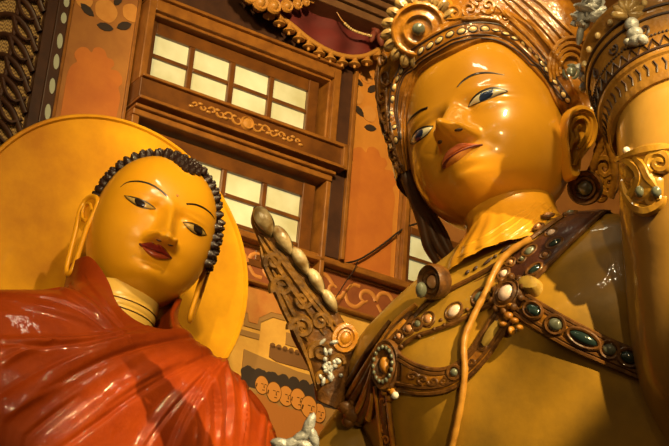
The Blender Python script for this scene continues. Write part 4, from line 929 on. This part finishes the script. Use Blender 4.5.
# medallion over the breast and strap below
mp = MB(); P, N = TS.hit(391.5, 366.5); P = P + N * .03; N = nrm(N + .5 * TOCAM(P)); u = nrm(RX - N * (RX @ N)); v = np.cross(N, u); A = np.stack([u * .8, v * 1.15, N], 1)
mp.lathe(P, A, [(0, -.05), (.098, -.05), (.10, .0), (.092, .014), (.078, .010), (.072, .020), (.060, .018), (.05, .004), (0, .002)], 36)
brm = mp.build('breast_medallion', M['orn_brown'], bod)
for k in range(16):
    t = 2 * math.pi * k / 16; q = MB(); q.ell(P + A[:, 0] * .066 * math.cos(t) + A[:, 1] * .066 * math.sin(t) + N * .020, np.stack([u * .008, v * .011, N * .009]), 8, 6); q.build('medallion_bead', M['gem_grey'], brm)
g_ = MB(); g_.ell(P + N * .004, np.stack([A[:, 0] * .030, A[:, 1] * .034, N * .026]), 16, 8); g_.build('boss', M['orn_gold'], brm)
tz = MB()
for (x, y, a, b) in ((394, 386, .03, .02), (398, 391, .02, .018), (390, 391, .018, .02), (395, 397, .016, .02)): gem(tz, TS, x, y, a, b, .024, .8, .02)
tz.build('medallion_tassel', M['orn_gold'], brm); ch = MB(); gem(ch, TS, 401, 394, .016, .02, .014, .8, .035); ch.build('bare_chip', M['chip'], brm)
sp = MB(); patch(sp, TS, [(379, 386), (382, 410), (386, 448)], [(391, 392), (393, 415), (397, 448)], 20, 6, .012, .016); strap = sp.build('strap', M['orn_brown'], bod)
sr = MB(); stroke(sr, TS, [(391, 392), (393, 415), (397, 448)], .012, 20, .8, .02, taper=False); stroke(sr, TS, [(379, 386), (382, 410), (386, 448)], .012, 20, .8, .02, taper=False)
for k in range(4): scroll(sr, TS, 387 + k, 400 + 13 * k, 4, 1.2, k, .008, 1, 1.3, .02)
sr.build('strap_rim', M['orn_gold'], strap)

# ---------------------------------------------------------------- far arm, shoulder drape, shoulder ornament
am = MB(); ax = catmull([(412, 380), (392, 410), (366, 446), (335, 490), (312, 540)], 30); dp = np.linspace(7.35, 6.9, 30)
am.tube([at(x, y, d) for (x, y), d in zip(ax, dp)], np.interp(np.linspace(0, 1, 30), [0, .3, 1], [.20, .22, .19]), 24); am.build('lowered_arm', M['torso_gold'], bod)
drape = MB(); patch(drape, TS, [(414, 306), (396, 322), (378, 346), (360, 376), (346, 404)], [(404, 336), (392, 350), (382, 368), (377, 392), (366, 418)], 24, 8, .004, .008); drape = drape.build('shoulder_drape', M['orn_brown'], bod)
DP = Plane(at(370, 370, 6.98), nrm(TOCAM(at(370, 370, 7)) - RX * .3))
for k, (pts, r) in enumerate((([(418, 306), (400, 322), (384, 345), (366, 372), (350, 398), (342, 418)], .020), ([(414, 314), (398, 330), (384, 352), (370, 378), (354, 404), (346, 424)], .024), ([(408, 322), (394, 338), (382, 358), (374, 382), (362, 408), (350, 426)], .026), ([(402, 332), (390, 346), (380, 366), (376, 390), (368, 412), (354, 428)], .026), ([(396, 344), (386, 356), (378, 376), (376, 398), (371, 418)], .022), ([(392, 322), (376, 344), (358, 370), (346, 392)], .016))):
    dr = MB(); P, N = TS.path(pts, 40, off=.012); dr.tube(P, r * np.interp(np.linspace(0, 1, 40), [0, .4, 1], [.6, 1, .8]), 8); dr.build('drape_fold', M['orn_gold'] if k % 2 == 0 else M['orn_brown'], drape)  # every other fold in gold, the colour standing in for lit strands

kn = MB(); kp = at(354, 414, 6.9)
for (x, y, r) in ((354, 414, .05), (346, 408, .035), (360, 420, .035), (349, 422, .032), (360, 408, .03), (355, 402, .028)): kn.ell(at(x, y, 6.9), np.stack([RX * r, UX * r * .9, FW * r * .8]), 12, 8)
kn.build('knotted_flower', M['orn_brown'], bod)

SP = Plane(at(310, 320, 7.0), nrm(TOCAM(at(310, 320, 7)) + RX * .25))
LEd = [(254, 208), (251, 222), (258, 240), (263, 256), (268, 275), (274, 296), (286, 316), (292, 338), (303, 358), (312, 378), (316, 400)]
REd = [(257, 206), (268, 218), (284, 238), (300, 258), (316, 280), (330, 300), (342, 318), (352, 338), (358, 360), (350, 388), (344, 412)]
so_ = MB(); n_ = 40; a = catmull(LEd, n_); b = catmull(REd, n_); F_ = np.zeros((n_, 24, 3))
for i in range(n_):
    for j in range(24):
        t = 2 * math.pi * j / 24; f = .5 - .5 * math.cos(t); q = a[i] + (b[i] - a[i]) * f; F_[i, j] = SP.hit(*q)[0] + SP.n * (.045 * math.sin(t))
so_.grid(F_, wrap_v=True); sh = so_.build('shoulder_ornament', M['orn_brown'], bod)
class Lift:
    def __init__(s, o): s.o = o
    def hit(s, px, py): p, n = SP.hit(px, py); return p + n * s.o, n
    path = Surf.path
SL = Lift(.042)
BUDS = [(261.5, 222, .074, .040, 1.08), (280.5, 241, .078, .033, 1.02), (298, 262, .074, .031, 1.05), (313.5, 282, .070, .029, 1.05), (327, 301, .060, .027, 1.0)]
for x, y, a_, b_, an in BUDS:
    P, N = SL.hit(x, y); u = RX * math.cos(an) - UX * math.sin(an); u = nrm(u - N * (u @ N)); v = np.cross(N, u)
    t = np.linspace(0, 1, 16); q = P + u * (a_ * (2 * t - 1))[:, None] + N * (.006 + .02 * np.sin(np.pi * t))[:, None]
    g_ = MB(); g_.tube(q, b_ * np.array([.06] + list(np.sin(np.pi * (t[1:-1] ** .75)) ** .8 * .92 + .06) + [.06]), 14, False, 0, .9, N); bo = g_.build('bud', M['bud_cream'], sh)
    g_ = MB(); q2 = P + u * (a_ * np.linspace(-.15, 1.08, 12))[:, None] + N * .004; g_.tube(q2, b_ * 1.14 * np.interp(np.linspace(0, 1, 12), [0, .15, .5, 1], [.97, 1.0, .9, .15]), 14, False, 0, .72, N); g_.build('calyx', M['calyx'], bo)
sc = MB()
for (cx, cy, r0, tn, ang, sg, r) in ((271, 262, 9, 1.4, 2.6, 1, .018), (280, 287, 11, 1.5, 2.6, 1, .019), (300, 300, 11, 1.5, 4.5, 1, .016), (299, 328, 12, 1.5, 3.0, 1, .020), (318, 322, 10, 1.4, .5, -1, .016), (318, 352, 11, 1.5, 2.6, 1, .018), (334, 362, 8, 1.4, .2, -1, .014), (322, 378, 8, 1.3, 2.4, 1, .015)): scroll(sc, SL, cx, cy, r0, tn, ang, r, sg)
for pts in ([(256, 236), (264, 250), (276, 268), (290, 290), (306, 312), (322, 336)], [(262, 238), (274, 254), (290, 276), (306, 298), (322, 318), (338, 340)], [(268, 242), (284, 262), (300, 284), (318, 306), (334, 326)], [(258, 246), (262, 264), (272, 286), (282, 310), (294, 334), (306, 362), (314, 390)], [(270, 270), (280, 292), (292, 316), (306, 342)]): stroke(sc, SL, pts, .016, 40, .9, .004)
sc.build('scrollwork', M['orn_gold2'], sh)
g_ = MB(); P, N, u, v = gem(g_, SL, 342, 338, .030, .036, .02, .3, .006); ringat(g_, P, N, u, v, .05, .056, .016); ringat(g_, P, N, u, v, .03, .036, .008, off=.012); g_.build('boss', M['orn_gold'], sh)
fl = MB()
for k in range(26):
    x = 328 + rng.normal(0, 5); y = 366 + rng.normal(0, 12); P, N = SL.hit(x, y); q = nrm(rng.normal(size=3)); u = nrm(np.cross(q, N)); fl.ell(P + N * .012, np.stack([u * rng.uniform(.008, .024), np.cross(u, q) * rng.uniform(.006, .016), q * .010]), 7, 5)
fl.build('flaking_paint', M['silver'], sh)
pf = MB()
for (x, y, a_, b_, an) in ((308, 428, .075, .026, -1.2), (301, 436, .06, .022, -.6), (313, 437, .055, .024, -1.9), (292, 443, .06, .026, -.3), (281, 444, .05, .028, .2), (305, 446, .05, .03, .4)):
    u = RX * math.cos(an) - UX * math.sin(an); v = RX * math.sin(an) + UX * math.cos(an); pf.ell(at(x, y, 6.76), np.stack([u * a_, v * b_, FW * .022]), 10, 6)
pf.build('silver_leaf', M['silver'], bod)

# ---------------------------------------------------------------- raised arm, armlet, bracelet
c0 = at(690, 124, 6.24); axd = nrm(UX * .76 + FW * .65 + RX * .02)
ax = [c0 + axd * .40, c0 + axd * .16] + [at(x, y, d) for x, y, d in ((692, 160, 6.10), (695, 215, 6.06), (700, 260, 6.05), (704, 310, 6.04), (712, 360, 6.03), (727, 410, 6.1), (750, 470, 6.05), (782, 540, 6.0))]
ax = np.array([[catmull(ax, 60)]])[0, 0]
rr = np.interp(np.linspace(0, 1, 60), [0, .12, .22, .5, .8, 1], [70, 72, 72, 73, 74, 70]) / F * 6.2
rm = MB(); rm.tube(ax, rr, 48); ua = catmull([(782, 540), (790, 480), (770, 400), (735, 320), (690, 260)], 30)
rm.tube([at(x, y, d) for (x, y), d in zip(ua, np.linspace(6.0, 7.2, 30))], .29, 24); arm = rm.build('raised_arm', M['arm_gold'], bod); AS = surf_of(rm)
al = MB(); patch(al, AS, [(619, 160), (632, 156), (650, 152), (675, 150)], [(620, 178), (634, 186), (652, 178), (675, 172)], 24, 8, .012, .016)
patch(al, AS, [(632, 178), (640, 172), (652, 170), (664, 176)], [(634, 196), (641, 206), (652, 208), (664, 198)], 20, 8, .016, .016); armlet = al.build('armlet', M['orn_gold3'], arm)
asx = MB()
for (cx, cy, r0, tn, ang, sg, r) in ((662, 164, 13, 1.6, 2.2, 1, .018), (642, 196, 9, 1.4, 3.2, 1, .014), (655, 200, 7, 1.4, 0, -1, .013)): scroll(asx, AS, cx, cy, r0, tn, ang, r, sg, 1.0, .02)
for pts in ([(621, 158), (636, 165), (644, 176), (640, 190), (634, 200)], [(636, 157), (646, 166), (652, 178), (660, 190)], [(626, 180), (630, 194), (638, 206), (650, 211), (662, 205), (668, 196)], [(620, 162), (640, 154), (660, 150), (675, 149)]): stroke(asx, AS, pts, .024, 30, .9, .02)
asx.build('armlet_scroll', M['orn_gold3'], armlet)
for (x, y) in ((660, 192), (645, 192)):
    ab = MB(); gem(ab, AS, x, y, .022, .024, .018, 0, .03); ab.build('armlet_gem', M['gem_grey'], armlet)
ch = MB(); gem(ch, AS, 629, 151, .016, .014, .014, 0, .012); ch.build('bare_chip', M['chip'], armlet)

u = nrm(RX - axd * (RX @ axd)); v = np.cross(axd, u); A = np.stack([u, v, axd], 1)
rk = .00385; HK = 1.08
bc = MB(); bc.lathe(c0, A, [(r_, h_ * HK) for r_, h_ in [(74 * rk, -.02), (84 * rk, -.03), (87 * rk, -.015), (87 * rk, .01), (90 * rk, .05), (91 * rk, .065), (94 * rk, .07), (95 * rk, .085), (93 * rk, .095), (97 * rk, .17), (99 * rk, .24), (102 * rk, .25), (103 * rk, .265), (101 * rk, .28), (102 * rk, .29), (103 * rk, .35), (106 * rk, .36), (107 * rk, .38), (104 * rk, .40), (90 * rk, .40)]], 72)
bracelet = bc.build('bracelet', M['orn_bracelet'], arm); BR = surf_of(bc)
def cyl(t, h, off=0.):
    hs = [-.02, .01, .05, .095, .17, .24, .29, .35, .40]; rs = [85, 87, 90, 93.5, 97, 99.5, 102, 103.5, 104]
    r = np.interp(h, hs, rs) * rk + off; return c0 + u * r * math.cos(t) + v * r * math.sin(t) + axd * h * HK
zg = MB()
T0, T1 = 0, 2 * math.pi
pts = []
for k in range(97): pts.append(cyl(T0 + (T1 - T0) * k / 96, .105 if k % 2 else .145, .003))
zg.tube(pts, .005, 5); zg.build('zigzag_line', M['groove'], bracelet)
zl = MB()
for h in (.098, .245, .285): zl.tube([cyl(t, h, .003) for t in np.linspace(T0, T1, 100)], .006, 6)
for k in range(150): zl.ell(cyl(T0 + (T1 - T0) * k / 150, .162, .002), np.stack([u * .006, v * .006, axd * .006]), 6, 4)
for k in range(56):
    t = T0 + (T1 - T0) * k / 56; zl.tube([cyl(t, .004, .001), cyl(t + .02, .03, .002), cyl(t - .015, .055, .001)], .004, 5)
for k in range(16):
    t = T0 + (T1 - T0) * (k + .5) / 16; q = np.linspace(0, 1, 20); zl.tube([cyl(t + .07 * (1 - s_) * math.cos(8 * s_ + k), .20 + .03 * (1 - s_) * math.sin(8 * s_ + k), .002) for s_ in q], .006, 5)
zl.build('incised_pattern', M['groove'], bracelet)
for k in range(30):
    t = T0 + (T1 - T0) * k / 30; q = MB(); q.ell(cyl(t, .32, .004), np.stack([u * .013, v * .013, axd * .018]), 10, 8); q.build('bracelet_bead', M['pearl'], bracelet)
ff = MB(); fm, fn = BR.hit(632, 18)
for k in range(7):
    t = math.pi * (.0 + k / 6); d = RX * math.cos(t) + UX * math.sin(t); ff.ell(fm + fn * .03 + d * .034, np.stack([d * .042, np.cross(FW, d) * .020, fn * .024]), 10, 8)
ff.build('flower_boss', M['pearl_gold'], bracelet)
f2 = MB()
for (x, y, a_, b_) in ((633, 24, .03, .03), (637, 36, .035, .025), (639, 43, .04, .022), (645, 42, .022, .02), (632, 45, .022, .016)): gem(f2, BR, x, y, a_, b_, .03, 0, .02)
f2.build('flower_stem', M['silver'], bracelet)
def chips(name, cx, cy, sx, sy, depth, n, big, parent):
    c = MB()
    for k in range(n):
        q = nrm(rng.normal(size=3)); w_ = nrm(np.cross(q, FW)); P = at(cx + rng.normal(0, sx), cy + rng.normal(0, sy), depth + rng.normal(0, .02))
        c.ell(P, np.stack([w_ * big * rng.uniform(.7, 1.5), np.cross(w_, q) * big * rng.uniform(.5, 1), q * big * .45]), 7, 5)
    return c.build(name, M['silver'], parent)
chips('silver_flower', 589, 12, 8, 9, 6.75, 34, .036, bod)
chips('silver_leaf', 586, 76, 3, 9, 6.6, 16, .028, bod); chips('silver_leaf', 592, 95, 2.5, 5, 6.6, 8, .022, bod); chips('silver_leaf', 606, 125, 3, 2, 6.5, 6, .02, bod)

# lower garment down to the base
lg = MB(); rows = []
for z in np.linspace(GO[2] - 1.9, .3, 40):
    a = np.linspace(0, 2 * np.pi, 120, endpoint=False); k = (GO[2] - 1.9 - z) / (GO[2] - 2.2); r = (.78 + .12 * math.sin(k * 2.6)) * (1 + .03 * np.sin(a * 14 + 3 * k)); c = gl(0, .2, -4.6); c = c * np.array([1, 1, 0])
    rows.append(np.stack([c[0] + r * np.cos(a), c[1] + .8 * r * np.sin(a), np.full(120, z)], -1))
lg.grid(np.array(rows), wrap_v=True); lg.build('lower_garment', M['orn_gold'], bod)
pd = MB(); pd.lathe((*gl(0, .2, -4.6)[:2], 0), np.eye(3), [(0, 0), (1.2, 0), (1.2, .1), (1.08, .16), (1.08, .24), (.95, .3), (0, .3)], 40); pd.build('pedestal', M['gilt'], bod)
